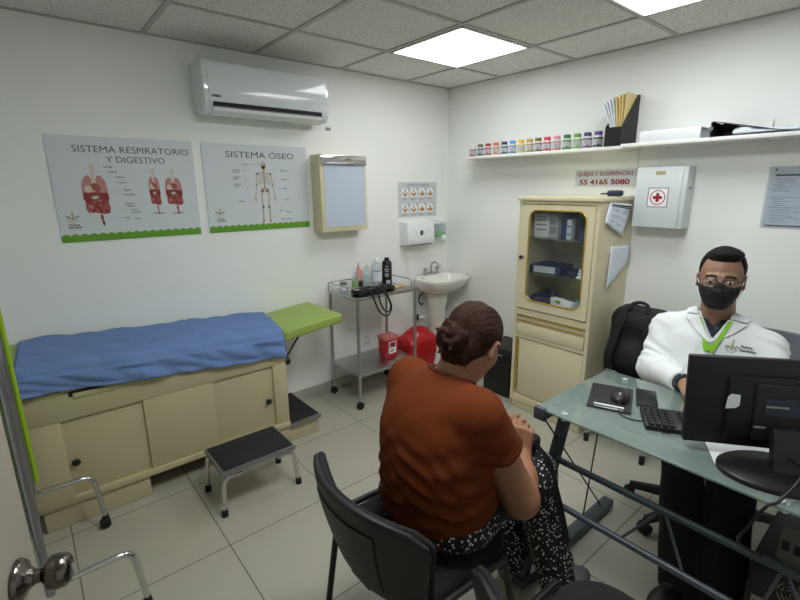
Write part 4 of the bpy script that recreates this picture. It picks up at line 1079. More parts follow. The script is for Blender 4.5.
for i, (nm, c, lc) in enumerate(caps):
    s = .92 + .10 * i / 14; yy = yj[i]; x = -.11
    t = thing('supplement_jar', (x, yy, zs), '%s capped white supplement jar in the row on the wall shelf' % nm, 'jar', 'jars on the wall shelf')
    cm = jm('cap_' + nm.replace(' ', '_'), c); lm_ = jm('label_' + nm.replace(' ', '_'), lc)
    z = zs + .0003
    b = MB(); b.lathe([(0, 0), (.026 * s, 0), (.0275 * s, .004), (.0275 * s, .066 * s), (.024 * s, .074 * s), (.019 * s, .078 * s), (0, .078 * s)], (x, yy, z), seg=20); b.build('jar', M['jarwhite'], t, smooth=50)
    b = MB(); b.lathe([(0, .077 * s), (.0225 * s, .077 * s), (.0225 * s, .097 * s), (.021 * s, .099 * s), (0, .099 * s)], (x, yy, z), seg=20); b.build('cap', cm, t, smooth=40)
    b = MB(); b.lathe([(.0281 * s, .008 * s), (.0281 * s, .064 * s), (.0276 * s, .064 * s), (.0276 * s, .008 * s)], (x, yy, z), seg=20, m=0)
    b.lathe([(.0284 * s, .009 * s), (.0284 * s, .018 * s), (.028 * s, .018 * s), (.028 * s, .009 * s)], (x, yy, z), seg=20, m=1)
    b.lathe([(.0284 * s, .054 * s), (.0284 * s, .063 * s), (.028 * s, .063 * s), (.028 * s, .054 * s)], (x, yy, z), seg=20, m=1)
    lp = Pl((x, yy, z), (.40, -.916, 0), (0, 0, 1))
    b.rect(lp, -.012 * s, .040 * s, .008 * s, .046 * s, .026 * s, .0290 * s, 2); b.rect(lp, -.010 * s, .030 * s, .012 * s, .034 * s, .026 * s, .0290 * s, 2); b.disc(lp, .004 * s, .021 * s, .008 * s, .006 * s, .026 * s, .0292 * s, 1, 10)
    b.build('label_band', [M['jarlabel'], lm_, M['inkline']], t, smooth=40)
# magazine file
z = zs + .0003
t = thing('magazine_file', (-.11, -1.52, z), 'black mesh magazine file holding folders at the right end of the jar row', 'magazine file')
fm = speckle_mat('black_mesh_metal', (20, 20, 21), (66, 64, 60), 190, .5, .62, .6, .3)
ya, yb = -1.498, -1.592
b = MB()
def sidewall(y): 
    pts = [(-.205, z), (-.205, z + .105), (-.03, z + .295), (-.005, z + .295), (-.005, z)]
    n = len(pts); vs = [(x, y - .0015, q) for x, q in pts] + [(x, y + .0015, q) for x, q in pts]
    b.add(vs, [list(range(n)), list(range(n, 2 * n))[::-1]] + [[i, (i + 1) % n, n + (i + 1) % n, n + i] for i in range(n)])
sidewall(ya); sidewall(yb); b.build('side_panels', fm, t, smooth=0)
b = MB(); b.box((-.207, yb, z), (-.203, ya, z + .105)); b.box((-.008, yb, z), (-.004, ya, z + .295)); b.box((-.205, yb, z), (-.005, ya, z + .003)); b.build('tray', M['black'], t)
def folder(name, y, tilt, x0, h, w, m, label, cat, th=.004):
    t_ = thing(name, (-.1, y, z + .004), label, cat, 'papers in the magazine file')
    rows = []
    for i in range(15):
        f = i / 14 * h; dy = max(0.0, f - .10) * tilt * (1 + 1.5 * max(0.0, f - .10))
        rows.append([(x0 + w * k / 6 + .02 * max(0.0, f - .1), y + dy, z + .004 + f) for k in range(7)])
    g = MB(); g.grid(rows, thick=th); g.build('sheets', M[m], t_, smooth=60)
folder('manila_folder', -1.586, .0, -.17, .29, .155, 'manila', 'manila folder nearest the right side of the magazine file', 'folder')
folder('manila_folder', -1.577, .04, -.18, .285, .15, 'manila', 'second manila folder from the right in the magazine file', 'folder')
folder('manila_folder', -1.568, .06, -.185, .28, .14, 'manila', 'third manila folder from the right in the magazine file', 'folder')
folder('manila_folder', -1.559, .12, -.19, .272, .11, 'manila', 'manila folder touching the white papers in the magazine file', 'folder')
folder('document', -1.549, .16, -.19, .27, .085, 'paper2', 'white document beside the manila folders in the magazine file', 'document', .005)
folder('document', -1.539, .22, -.19, .262, .08, 'paper', 'middle white document leaning out of the magazine file', 'document', .005)
folder('document', -1.529, .28, -.188, .252, .075, 'paper2', 'white document leaning out second from left of the magazine file', 'document', .005)
folder('document', -1.519, .34, -.185, .24, .07, 'paper', 'outermost white document leaning out left of the magazine file', 'document', .005)
# binders on the right shelf
z = zs + .0083
t = thing('ring_binder', (-.12, -1.86, z), 'white ring binder lying flat on the right wall shelf', 'binder')
b = MB(); b.box((-.205, -2.005, z + .055), (-.02, -1.70, z + .058), .001); b.box((-.205, -2.005, z), (-.02, -1.70, z + .003), .001); b.box((-.2055, -2.005, z), (-.201, -1.70, z + .058), .001); b.build('cover', M['white'], t)
b = MB(); b.box((-.198, -1.995, z + .004), (-.03, -1.71, z + .05), .002); b.build('pages', M['paper2'], t)
t = thing('ring_binder', (-.10, -2.1, z), 'black lever arch binder leaning open on the right wall shelf', 'binder')
b = MB(); tl = Matrix.Translation((-.02, -2.052, z)) @ Matrix.Rotation(math.radians(0), 4, 'X')
b.box((-.20, -.006, 0), (0, .0, .072), .002, mtx=tl)
b.add([(-.205, -2.055, z + .075), (-.02, -2.055, z + .085), (-.02, -2.36, z + .012), (-.205, -2.36, z + .006), (-.205, -2.055, z + .071), (-.02, -2.055, z + .081), (-.02, -2.36, z + .008), (-.205, -2.36, z + .002)], [[0, 1, 2, 3], [7, 6, 5, 4], [0, 4, 5, 1], [1, 5, 6, 2], [2, 6, 7, 3], [3, 7, 4, 0]])
b.add([(-.19, -2.058, z + .003), (-.02, -2.058, z + .003), (-.02, -2.36, z + .003), (-.19, -2.36, z + .003), (-.19, -2.058, z), (-.02, -2.058, z), (-.02, -2.36, z), (-.19, -2.36, z)], [[0, 1, 2, 3], [7, 6, 5, 4], [0, 4, 5, 1], [1, 5, 6, 2], [2, 6, 7, 3], [3, 7, 4, 0]])
b.add([(-.06, -2.058, z + .003), (-.03, -2.058, z + .003), (-.03, -2.058, z + .078), (-.06, -2.058, z + .076), (-.06, -2.35, z + .003), (-.03, -2.35, z + .003)], [[0, 1, 2, 3], [0, 4, 5, 1], [0, 3, 4], [1, 5, 2], [3, 2, 5, 4]])
b.build('cover', M['black'], t, smooth=20)
b = MB(); b.lathe([(.006, 0), (.010, 0), (.010, .002), (.006, .002)], (-.222, -2.052 - .003, z + .04), axis='X', seg=16); b.disc(Pl((-.2205, -2.058, z + .038), (0, -1, 0), (0, 0, 1)), 0, 0, .003, .012, 0, .002); b.build('finger_ring', M['chrome'], t)
t = thing('loose_papers', (-.13, -2.25, z), 'crumpled stack of white papers in the black binder on the shelf', 'papers')
def f_(P): return smin(sd_box(P, (-.12, -2.27, z + .015), (.080, .13, .010), .006), sd_ell(P, (-.15, -2.19, z + .026), (.045, .05, .018)), .03) + .004 * wob(P * A(1, 1, 2.5), 45, 4)
sdf_object('pages', f_, (-.23, -2.43, z + .0035), (-.03, -2.05, z + .075), .006, M['paper2'], t)

# sign, first aid box, certificate on the right wall
t = thing('wall_sign', (0, -1.42, 1.54), 'grey sign with red words QUEJAS Y SUGERENCIAS and telephone number', 'sign')
pl = right_pl(0, -1.218, 1.543)
b = MB(); b.rect(pl, 0, 0, .395, .108, .0008, .004); b.build('board', M['poster'], t, smooth=0)
b = MB(); b.text(pl, 'QUEJAS Y SUGERENCIAS', .197, .080, .036, .0045, width=.372, bold=.0005); b.text(pl, '55 4165 5080', .197, .027, .044, .0045, width=.335, bold=.0016)
for k in range(11): b.disc(pl, .06 + k * .0275, .054, .0022, .0022, .004, .0046, 1, 8)
b.build('lettering', [M['inkred'], M['inkblue']], t, smooth=0)
t = thing('first_aid_box', (0, -1.8, 1.305), 'pale grey metal first aid box with red cross on the right wall', 'first aid box')
b = MB(); b.box((-.115, -1.945, 1.306), (0, -1.676, 1.65), .005); b.build('case', M['boxgrey'], t)
b = MB(); b.box((-.124, -1.921, 1.309), (-.112, -1.676, 1.65), .004); b.build('door', M['boxgrey'], t)
pl = right_pl(-.124, -1.805, 1.48)
b = MB(); b.rect(pl, -.055, -.055, .055, .055, 0, .0006, 2); b.rect(pl, -.051, -.051, .051, .051, .0005, .001, 0)
n = 28
b.disc(pl, 0, 0, .043, .043, .0008, .0014, 3); b.disc(pl, 0, 0, .036, .036, .001, .0018, 0)
b.rect(pl, -.025, -.0085, .025, .0085, .0015, .0023, 1); b.rect(pl, -.0085, -.025, .0085, .025, .0015, .0024, 1)
b.build('red_cross_label', [M['paper'], M['inkred'], M['ink'], M['redlid']], t, smooth=0)
b = MB(); b.rect(pl, -.025, .126, .028, .146, 0, .0012); b.build('gold_plate', M['goldprint'], t, smooth=0)
b = MB(); b.lathe([(0, 0), (.007, 0), (.006, .008), (0, .01)], (-.07, -1.9455, 1.535), axis='Y', mtx=Matrix.Scale(-1, 4, (0, 1, 0)), seg=12); b.build('lock', M['nickel'], t)
t = thing('framed_permit', (0, -2.45, 1.33), 'printed permit sheet in a clear sleeve on the right wall', 'notice')
pl = right_pl(0, -2.275, 1.33)
b = MB(); b.rect(pl, .012, .008, .46, .285, .0008, .003); b.build('sheet', M['paper2'], t, smooth=0)
b = MB(); b.rect(pl, 0, 0, .47, .305, .0032, .0045); b.build('clear_sleeve', M['sleeve'], t, smooth=0)
b = MB()
b.rect(pl, .03, .258, .44, .268, .003, .0034, 1)
random.seed(3)
for k in range(22):
    y = .245 - k * .0102
    if k in (9, 16): b.rect(pl, .02, y, .45, y + .003, .003, .0034, 0); continue
    for c0, c1 in ((.022, .15), (.16, .30), (.31, .445)):
        if random.random() < .75: b.rect(pl, c0 + random.random() * .02, y, c0 + (c1 - c0) * (.4 + .6 * random.random()), y + .0035, .003, .0034, 0)
b.rect(pl, .018, .010, .30, .017, .003, .0034, 1)
b.build('print', [M['inkline'], M['inkblk']], t, smooth=0)
b = MB(); b.disc(pl, .03, .29, .005, .005, .004, .008); b.build('pin', M['nickel'], t)
# ================================================================== glass desk
DX0, DX1, DY0, DY1, DZ = -1.615, -1.075, -2.052, -3.26, .76
t = thing('desk', (-1.35, -2.65, 0), 'glass topped desk with grey tubular metal frame between patient and doctor', 'desk')
b = MB(); b.box((DX0, DY1, DZ - .009), (DX1, DY0 - .001, DZ), .003); b.build('glass_top', M['deskglass'], t)
for side, y in ((0, DY0 - .022), (1, DY1 + .022)):
    b = MB(); b.box((DX0 + .004, y - .022, DZ - .043), (DX1 - .004, y + .022, DZ - .010), .004)
    for x in (DX0 - .006, DX1 - .012): b.box((x, y - .024, DZ - .046), (x + .018, y + .024, DZ + .003), .004)
    b.build('end_bar', M['deskmetal'], t)
    b = MB(); p, q = Vector((-1.655, y, .045)), Vector((-1.41, y, DZ - .04))
    d = (q - p).normalized(); nn = Vector((d.z, 0, -d.x)); w = Vector((0, 1, 0))
    b.ring_loft([[c + nn * .023 * s1 + w * .016 * s2 for s1, s2 in ((-1, -1), (1, -1), (1, 1), (-1, 1))] for c in (p, q)]); b.build('leg', M['deskmetal'], t)
    b = MB(); b.box((-1.69, y - .025, .012), (-.945, y + .025, .052), .005); ft = b.build('foot_bar', M['deskmetal'], t)
    for x in (-1.66, -.985):
        b = MB(); b.cyl((x, y, 0), (x, y, .013), .016); b.build('glide', M['blackmatte'], ft)
    b = MB(); b.cyl((DX0 + .03, y, DZ - .05), (-1.03, y, .052), .0035, seg=8); b.build('brace_wire', M['black'], t)
    b = MB(); b.cyl((DX1 - .03, y, DZ - .05), (-1.20, y, .052), .0035, seg=8); b.build('brace_wire', M['black'], t)
for (x, z) in ((-1.492, .505), (-1.545, .355)):
    b = MB(); b.cyl((x, DY0 - .02, z), (x, DY1 + .02, z), .0125, seg=14); b.build('rail', M['deskmetal'], t)
for ya, yb in ((-2.475, -2.375), (-2.485, -2.575), (-2.79, -2.76), (-2.80, -2.89)):
    b = MB(); b.cyl((-1.492, ya, .502), (-1.545, yb, .357), .005, seg=8); b.build('brace_rod', M['deskmetal'], t)
for x, y in ((-1.585, -2.155), (-1.12, -2.155), (-1.585, -2.775), (-1.12, -2.775)):
    b = MB(); b.lathe([(0, -.025), (.011, -.025), (.011, -.0095), (0, -.0095)], (x, y, DZ), seg=16)
    for r in (PI / 4, -PI / 4):
        m4 = Matrix.Translation((x, y, DZ)) @ Matrix.Rotation(r, 4, 'Z'); b.box((-.011, -.003, .0), (.011, .003, .0012), mtx=m4)
    b.build('glass_fixing', M['white'], t)
def rot_at(x, y, z, deg): return Matrix.Translation((x, y, z)) @ Matrix.Rotation(math.radians(deg), 4, 'Z')
Z = DZ + .0005
# clipboard as mouse mat
m4 = rot_at(-1.343, -2.202, Z, 22)
t = thing('clipboard', (-1.343, -2.202, Z), 'black clipboard with silver clip used as mouse mat on the glass desk', 'clipboard')
b = MB(); b.box((-.112, -.074, 0), (.112, .074, .006), .002, mtx=m4); b.build('board', M['shell'], t)
b = MB(); b.box((-.112, -.048, .006), (-.094, .048, .010), .002, mtx=m4); b.tube([m4 @ Vector((-.100, -.05, .012)), m4 @ Vector((-.100, .05, .012))], .005, seg=10); b.build('clip', M['steel'], t)
t = thing('computer_mouse', (-1.325, -2.232, Z + .0065), 'black wired computer mouse on the clipboard', 'mouse')
m4 = rot_at(-1.330, -2.232, Z + .0065, 200)
b = MB(); rings = []
for i in range(13):
    a = PI * i / 12; x = -.054 * math.cos(a); w = .0325 * math.sin(a) ** .55 + .0005; h = .036 * math.sin(a) ** .7 * (1 - .25 * (i / 12)) + .001
    rings.append([m4 @ Vector((x, w * math.cos(q), h * max(0, math.sin(q)) if math.sin(q) > 0 else 0)) for q in [2 * PI * k / 20 for k in range(20)]])
b.ring_loft(rings); b.build('shell', M['black'], t, smooth=60)
b = MB(); b.cyl(m4 @ Vector((.03, -.004, .026)), m4 @ Vector((.03, .004, .026)), .009, seg=14); b.build('scroll_wheel', M['cardgrey'], t)
cz = Z + .003
b = MB(); b.tube(smooth_path([m4 @ Vector((.052, 0, .01)), (-1.40, -2.262, Z + .0115), (-1.44, -2.28, Z + .010), (-1.452, -2.30, cz), (-1.452, -2.335, cz), (-1.43, -2.372, cz)], 8), .0022, seg=8)
b.build('cable', M['black'], t, smooth=60)
t = thing('smartphone', (-1.247, -2.294, Z), 'black smartphone lying between clipboard and keyboard', 'phone')
m4 = rot_at(-1.249, -2.294, Z, 24)
b = MB(); b.box((-.074, -.036, 0), (.074, .036, .0085), .003, mtx=m4, seg=3); b.build('body', M['black'], t)
b = MB(); b.box((-.071, -.0335, .0084), (.071, .0335, .0090), mtx=m4); b.build('screen', M['screenblk'], t)
# keyboard
ang = math.degrees(math.atan2(-.121, .072))
t = thing('keyboard', (-1.30, -2.50, Z), 'black computer keyboard on the desk partly behind the monitor', 'keyboard')
m4 = rot_at(-1.368, -2.318, Z, ang) @ Matrix.Rotation(math.radians(3), 4, 'X')
b = MB(); b.box((0, -.135, .006), (.45, 0, .024), .004, mtx=m4); b.build('base', M['black'], t)
b = MB()
for r in range(6):
    for k in range(21):
        if k in (4, ) or (r in (1,) and False): continue
        x = .010 + k * .0206; y = -.018 - r * .0196
        b.box((x, y - .0155, .023), (x + .0165, y, .0325), .002, seg=1, mtx=m4)
b.build('keys', M['shell'], t, smooth=0)
for x in (.05, .40):
    b = MB(); b.box((x, -.139, 0.0), (x + .025, -.128, .012), .001, mtx=m4); b.build('foot', M['black'], t)
# monitor, its back to the camera
md = Vector((.557, -.830, 0)).normalized(); mn = Vector((-.830, -.557, 0)).normalized()
t = thing('computer_monitor', (-1.40, -2.745, Z), 'black computer monitor seen from behind on the desk', 'monitor')
tilt = -3
def mon_mtx(base): return Matrix(((md.x, 0, mn.x, base.x), (md.y, 0, mn.y, base.y), (0, 1, 0, base.z), (0, 0, 0, 1)))
M4 = mon_mtx(Vector((-1.514, -2.508, .788))) @ Matrix.Rotation(math.radians(2), 4, 'Z') @ Matrix.Rotation(math.radians(tilt), 4, 'X')
Wm, Hm = .51, .272
b = MB(); b.box((0, 0, -.022), (Wm, Hm, 0), .004, mtx=M4); b.box((.10, .03, -.002), (Wm - .10, Hm - .05, .016), .010, mtx=M4); b.build('housing', M['black'], t)
b = MB(); b.box((.010, .014, -.0235), (Wm - .010, Hm - .010, -.0215), mtx=M4); b.build('screen', M['screenblk'], t)
b = MB(); b.box((.165, .035, .015), (.365, .205, .030), .006, mtx=M4); cv = b.build('rear_cover', M['shell'], t)
b = MB(); b.box((.19, .115, .030), (.33, .165, .0312), .0, mtx=M4); b.build('rating_label', M['navy'], cv)
b = MB(); b.box((.19, .138, .0312), (.245, .144, .0316), .0, mtx=M4); b.build('label_text', M['cardgrey'], cv)
b = MB(); b.box((.165, .075, .0302), (.195, .080, .0308), 0, mtx=M4); b.build('maker_mark', M['cardgrey'], cv)
pm = Pl(M4 @ Vector((.112, .145, .0165)), M4.to_3x3() @ Vector((1, 0, 0)), M4.to_3x3() @ Vector((0, 1, 0)))
b = MB(); b.poly(pm, [(-.016, -.024), (.010, -.020), (.019, -.012), (.019, .020), (-.004, .022), (-.012, .012)], .0, .0008); b.build('sticker', M['tanwood'] if False else M['paper'], t, smooth=0)
c0 = M4 @ Vector((.240, .09, .03)); bc = Vector((-1.462, -2.735, Z))
b = MB(); top = Vector((c0.x, c0.y, .88)); bot = Vector((bc.x + .0, bc.y - .01, Z + .018))
b.ring_loft([[p + md * .032 * s1 + mn * .014 * s2 for s1, s2 in ((-1, -1), (1, -1), (1, 1), (-1, 1))] for p in (bot, bot.lerp(top, .5) + mn * .006, top)]); b.build('neck', M['black'], t)
b = MB(); rings = []
for r, h in ((1, 0), (1, .010), (.95, .016), (.4, .020), (.0, .021)):
    rings.append([bc + md * .150 * r * math.cos(2 * PI * k / 40) + mn * .105 * r * math.sin(2 * PI * k / 40) + Vector((0, 0, h)) for k in range(40)])
b.ring_loft(rings); b.build('base', M['black'], t, smooth=50)
b = MB()
b.tube(smooth_path([c0 + Vector((0, 0, -.02)), c0 + mn * .05 + Vector((.0, 0, -.07)), Vector((-1.525, -2.79, .83)), Vector((-1.60, -2.765, Z + .008)), Vector((-1.628, -2.745, .752)), Vector((-1.635, -2.72, .68)), Vector((-1.60, -2.70, .60)), Vector((-1.50, -2.735, .52)), Vector((-1.42, -2.78, .47)), Vector((-1.398, -2.80, .36))], 8), .0042, seg=8)
b.build('video_cable', M['black'], t, smooth=60)
b = MB(); b.tube(smooth_path([c0 + md * .02, c0 + md * .03 + mn * .04 + Vector((0, 0, -.06)), Vector((-1.50, -2.84, .80)), Vector((-1.53, -2.88, Z + .005)), Vector((-1.45, -3.0, Z + .005))], 8), .004, seg=8); b.build('power_cable', M['black'], t, smooth=60)
# papers on the desk under the monitor
for i, (x, y, a, lab) in enumerate(((-1.36, -2.63, 28, 'white paper sheet on the desk showing left below the monitor'), (-1.33, -2.70, 8, 'white paper sheet lying turned on the desk behind the monitor base'))):
    t = thing('paper_sheet', (x, y, Z + .0012 * i), lab, 'paper'); m4 = rot_at(x, y, Z + .0012 * i, a)
    b = MB(); b.box((-.14, -.105, 0), (.14, .105, .001), mtx=m4); b.build('sheet', M['paper'], t, smooth=0)
# computer tower and power unit under the desk
t = thing('computer_tower', (-1.2, -2.8, 0), 'black computer tower standing under the right part of the desk', 'computer')
b = MB(); b.box((-1.385, -2.895, .0), (-1.0, -2.705, .425), .004); b.build('case', M['black'], t)
pl = Pl((-1.3855, -2.705, 0), (0, -1, 0), (0, 0, 1))
b = MB(); b.rect(pl, .012, .31, .178, .41, 0, .002, 0)
for r in (.012, .022, .032, .042):
    n = 28
    for k in range(n): 
        if k % 7 == 0: continue
        a0, a1 = 2 * PI * k / n, 2 * PI * (k + 1) / n
        b.bar(pl, (.115 + r * math.cos(a0), .36 + r * math.sin(a0)), (.115 + r * math.cos(a1), .36 + r * math.sin(a1)), .003, .002, .004, 1)
b.build('power_supply_grille', [M['shell'], M['cardgrey']], t, smooth=0)
b = MB()
b.rect(pl, .018, .13, .062, .30, 0, .002, 0)
for k in range(6): b.rect(pl, .024, .145 + k * .025, .05, .158 + k * .025, .002, .004, 1)
for k in range(5): b.rect(pl, .03, .02 + k * .02, .16, .028 + k * .02, 0, .003, 2)
b.disc(pl, .13, .22, .035, .035, 0, .002, 1); b.disc(pl, .13, .22, .010, .010, .002, .004, 2)
b.build('rear_ports', [M['alu'], M['black'], M['cardgrey']], t, smooth=0)
t = thing('power_regulator', (-1.25, -2.82, .4255), 'grey power unit box on top of the black computer tower', 'power unit')
b = MB(); b.box((-1.36, -2.89, .4258), (-1.12, -2.755, .56), .008); b.build('case', M['unitgrey'], t)
b = MB()
for k in range(4): b.box((-1.3615, -2.865 + k * .028, .48), (-1.3595, -2.848 + k * .028, .51))
b.build('sockets', M['black'], t, smooth=0)

# ================================================================== chairs
def visitor_chair(loc, label):
    """faces +X, built about its own origin"""
    t = thing('visitor_chair', (0, 0, 0), label, 'chair', 'black visitor chairs')
    b = MB(); n = 26
    def shell(off, z0, z1, wt, wb, r0=.05, S=1.0, F=(0, 1)):
        rows = []
        for i in range(15):
            f = F[0] + (F[1] - F[0]) * i / 14; z = z0 + (z1 - z0) * f
            w = wb + (wt - wb) * min(1, f * 1.25) ** .8
            if f > .80: w -= r0 * (1 - math.sqrt(max(0, 1 - ((f - .80) / .20) ** 2)))
            if f < .15: w -= .03 * (1 - math.sqrt(max(0, 1 - ((.15 - f) / .15) ** 2)))
            row = []
            for k in range(25):
                s = (-1 + 2 * k / 24) * S; y = s * w
                x = -.272 - .085 * f + .085 * s * s * (w / .25) + off - .012 * math.sin(PI * f)
                zz = z - .02 * s * s * (1 if f > .9 else 0)
                row.append((x, y, zz))
            rows.append(row)
        return rows
    b.grid(shell(0, .385, .735, .285, .215), thick=-.020); bk = b.build('backrest', M['shell'], t, smooth=60, sub=1)
    b = MB(); rr_ = shell(-.004, .385, .735, .285, .215, S=.50, F=(.16, .80)); b.grid(rr_, thick=-.006); b.build('raised_panel', M['shell'], bk, smooth=60)
    b = MB(); b.grid(shell(.040, .44, .725, .272, .21), thick=.024); b.build('back_cushion', M['blackfab'], bk, smooth=60, sub=1)
    def plan(d, z, r=.13):
        x0, x1, w = -.235 + d, .205 - d, .232 - d; out = []
        for cx, cy, a0, q in ((x1 - r, w - r, 0, r), (x0 + .05, w - .05, 90, .05), (x0 + .05, -w + .05, 180, .05), (x1 - r, -w + r, 270, r)):
            for k in range(9):
                a = math.radians(a0 + 90 * k / 8); out.append(Vector((cx + q * math.cos(a), cy + q * math.sin(a), z)))
        return out
    b = MB(); b.ring_loft([plan(d, z) for d, z in ((.03, .402), (.006, .408), (0, .425), (.004, .444), (.02, .455), (.05, .459))]); b.build('seat', M['blackfab'], t, smooth=60)
    b = MB(); b.ring_loft([plan(.014, .388), plan(.010, .402)]); b.build('seat_pan', M['shell'], t)
    for sy in (-1, 1):
        b = MB(); b.tube(fillet([(-.20, sy * .252, .445), (.10, sy * .252, .430)], .01), .0115, seg=10, flat=1.0); b.build('side_tube', M['black'], t)
        b = MB(); b.cyl((-.19, sy * .25, .44), (-.235, sy * .285, .012), .0115, seg=12); lg = b.build('leg', M['black'], t)
        b = MB(); b.cyl((-.235, sy * .285, 0), (-.234, sy * .2845, .02), .0145, seg=12); b.build('foot_cap', M['blackmatte'], lg)
        b = MB(); b.cyl((.095, sy * .25, .43), (.185, sy * .270, .012), .0115, seg=12); lg = b.build('leg', M['black'], t)
        b = MB(); b.cyl((.185, sy * .270, 0), (.184, sy * .2698, .02), .0145, seg=12); b.build('foot_cap', M['blackmatte'], lg)
    b = MB(); b.box((-.275, -.05, .39), (-.20, .05, .425), .006); b.build('back_bracket', M['black'], t)
    t.location = loc
    return t
visitor_chair((-2.08, -1.965, 0), 'black visitor chair with the woman in the rust shirt sitting on it')
c2 = copy_tree([o for o in bpy.data.objects if o.name == 'visitor_chair'][0])
c2.location = (-2.04, -2.622, 0); c2['label'] = 'empty black visitor chair cut off by the bottom edge of the photo'
# seat with chrome legs carrying the backpack
t = thing('stool', (-.25, -1.855, 0), 'black padded seat on chrome legs beside the cabinet carrying the backpack', 'stool')
b = MB(); b.box((-.47, -2.05, .375), (-.06, -1.665, .42), .018, seg=3); b.build('seat', M['blackfab'], t)
for x in (-.455, -.08):
    for y in (-1.69, -2.025):
        b = MB(); b.cyl((x, y, .05), (x, y, .378), .012, seg=14); lg = b.build('leg', M['chrome'], t)
        b = MB(); b.cyl((x, y, 0), (x, y, .055), .0155, .0145, seg=14); b.build('rubber_foot', M['blackmatte'], lg)
# backpack
t = thing('backpack', (-.25, -1.84, .4205), 'black backpack propped on the seat between cabinet and doctor', 'backpack')
def f_(P):
    d = sd_box(P, (-.22, -1.845, .635), (.115, .168, .215), .09)
    d = smax(d, -(0.16 - np.abs(P[:, 0] + .22)) - 1, .01)
    d = smin(d, sd_ell(P, (-.30, -1.85, .56), (.085, .13, .12)), .03)
    return d + .007 * wob(P, 22, 6) + .003 * wob(P, 55, 9)
sdf_object('bag', f_, (-.44, -2.06, .4215), (-.06, -1.655, .88), .007, M['backpack'], t)
b = MB(); b.tube(smooth_path([(-.30, -1.79, .835), (-.27, -1.80, .872), (-.26, -1.845, .885), (-.27, -1.885, .872), (-.30, -1.90, .835)], 8), .010, seg=8); b.build('handle', M['backpack'], t)
for y0, y1 in ((-1.775, -1.745), (-1.92, -1.95)):
    b = MB(); rows = [[Vector(p) + Vector((0, w, 0)) for w in (-.024, 0, .024)] for p in smooth_path([(-.29, y0, .835), (-.345, y0, .79), (-.372, (y0 + y1) / 2, .70), (-.40, y1, .58), (-.385, y1, .47)], 6)]
    b.grid(rows, thick=.010); b.build('shoulder_strap', M['blackfab'], t, smooth=60)
b = MB(); b.tube(smooth_path([(-.30, -1.70, .60), (-.345, -1.74, .72), (-.355, -1.845, .765), (-.345, -1.95, .72), (-.30, -1.99, .60)], 8), .004, seg=6); b.build('zip', M['cardgrey'] if False else M['black'], t)
# doctor's office chair
t = thing('office_chair', (-.70, -2.42, 0), 'office chair on black five star base under the seated doctor', 'chair')
b = MB(); b.box((-.93, -2.66, .40), (-.46, -2.18, .465), .03, seg=4); b.build('seat', M['greyfab'], t)
b = MB(); rows = []
for i in range(13):
    f = i / 12; z = .52 + .375 * f; w = .235 - .04 * (abs(f - .5) * 2) ** 3
    rows.append([(-.415 + .05 * f - .05 * (s * s) , -2.425 + s * w, z) for s in [-1 + k / 8 for k in range(17)]])
b.grid(rows, thick=-.035); b.build('backrest', M['greyfab'], t, smooth=60)
b = MB(); b.box((-.42, -2.46, .42), (-.365, -2.39, .60), .012); b.build('back_support', M['black'], t)
b = MB(); b.cyl((-.70, -2.42, .09), (-.70, -2.42, .40), .028); b.cyl((-.70, -2.42, .055), (-.70, -2.42, .12), .045); b.build('column', M['black'], t)
for a in (105, 152, 222, 300, 20):
    a = math.radians(a); e = Vector((-.70 + .33 * math.cos(a), -2.42 + .33 * math.sin(a), 0)); d = Vector((math.cos(a), math.sin(a), 0)); w = Vector((-d.y, d.x, 0))
    b = MB(); c = Vector((-.70, -2.42, 0))
    b.ring_loft([[p + w * ww * s1 + Vector((0, 0, zz + hh * s2)) for s1, s2 in ((-1, 0), (1, 0), (.7, 1), (-.7, 1))] for p, ww, zz, hh in ((c + d * .03, .026, .07, .045), (c + d * .2, .022, .07, .035), (e, .017, .058, .026))]); ar = b.build('base_arm', M['shell'], t)
    b = MB(); b.cyl(e - w * .022 + Vector((0, 0, .0265)), e - w * .004 + Vector((0, 0, .0265)), .0262, seg=18); b.cyl(e + w * .004 + Vector((0, 0, .0265)), e + w * .022 + Vector((0, 0, .0265)), .0262, seg=18); b.cyl(e + Vector((0, 0, .03)), e + Vector((0, 0, .062)), .008); b.build('caster', M['blackmatte'], ar)
# ================================================================== people
def hand_parts(w, d, n, side=1, curl=(.5, .7, .5), sc=1.0, thumb_in=.5):
    """palm and five fingers as capsules: w wrist, d towards the knuckles, n palm normal"""
    w = A(*w); d = A(*d) / np.linalg.norm(d); n = A(*n); n = n - d * (n @ d); n /= np.linalg.norm(n)
    t = np.cross(n, d) * side                                  # towards the thumb
    palm, fing = [], []
    L = (.046, .028, .021), (.050, .031, .022), (.046, .029, .021), (.036, .022, .019)
    for i, (o, l) in enumerate(zip((.030, .010, -.010, -.029), L)):
        k = w + (d * (.088, .091, .087, .079)[i] + t * o) * sc
        palm.append((w + (d * .012 + t * o * .55) * sc, k, .0155 * sc, .0125 * sc))
        p = k; ang = 0; r = (.0098, .0100, .0094, .0084)[i] * sc
        for j in range(3):
            ang += curl[j] * (1 + .08 * i)
            v = d * math.cos(ang) + n * math.sin(ang) + t * (.06, .02, -.02, -.07)[i]
            q = p + v / np.linalg.norm(v) * l[j] * sc
            fing.append((p, q, r, r * .90)); p = q; r *= .90
    p = w + (d * .022 + t * .026) * sc
    for j, (l, r) in enumerate(((.042, .0135), (.032, .0112), (.026, .0100))):
        v = d * (.62 + .18 * j) + t * (.72 - thumb_in * .5 * j) + n * (.30 + thumb_in * .45 * j)
        q = p + v / np.linalg.norm(v) * l * sc
        fing.append((p, q, r * sc, r * .9 * sc)); p = q
    return palm, fing
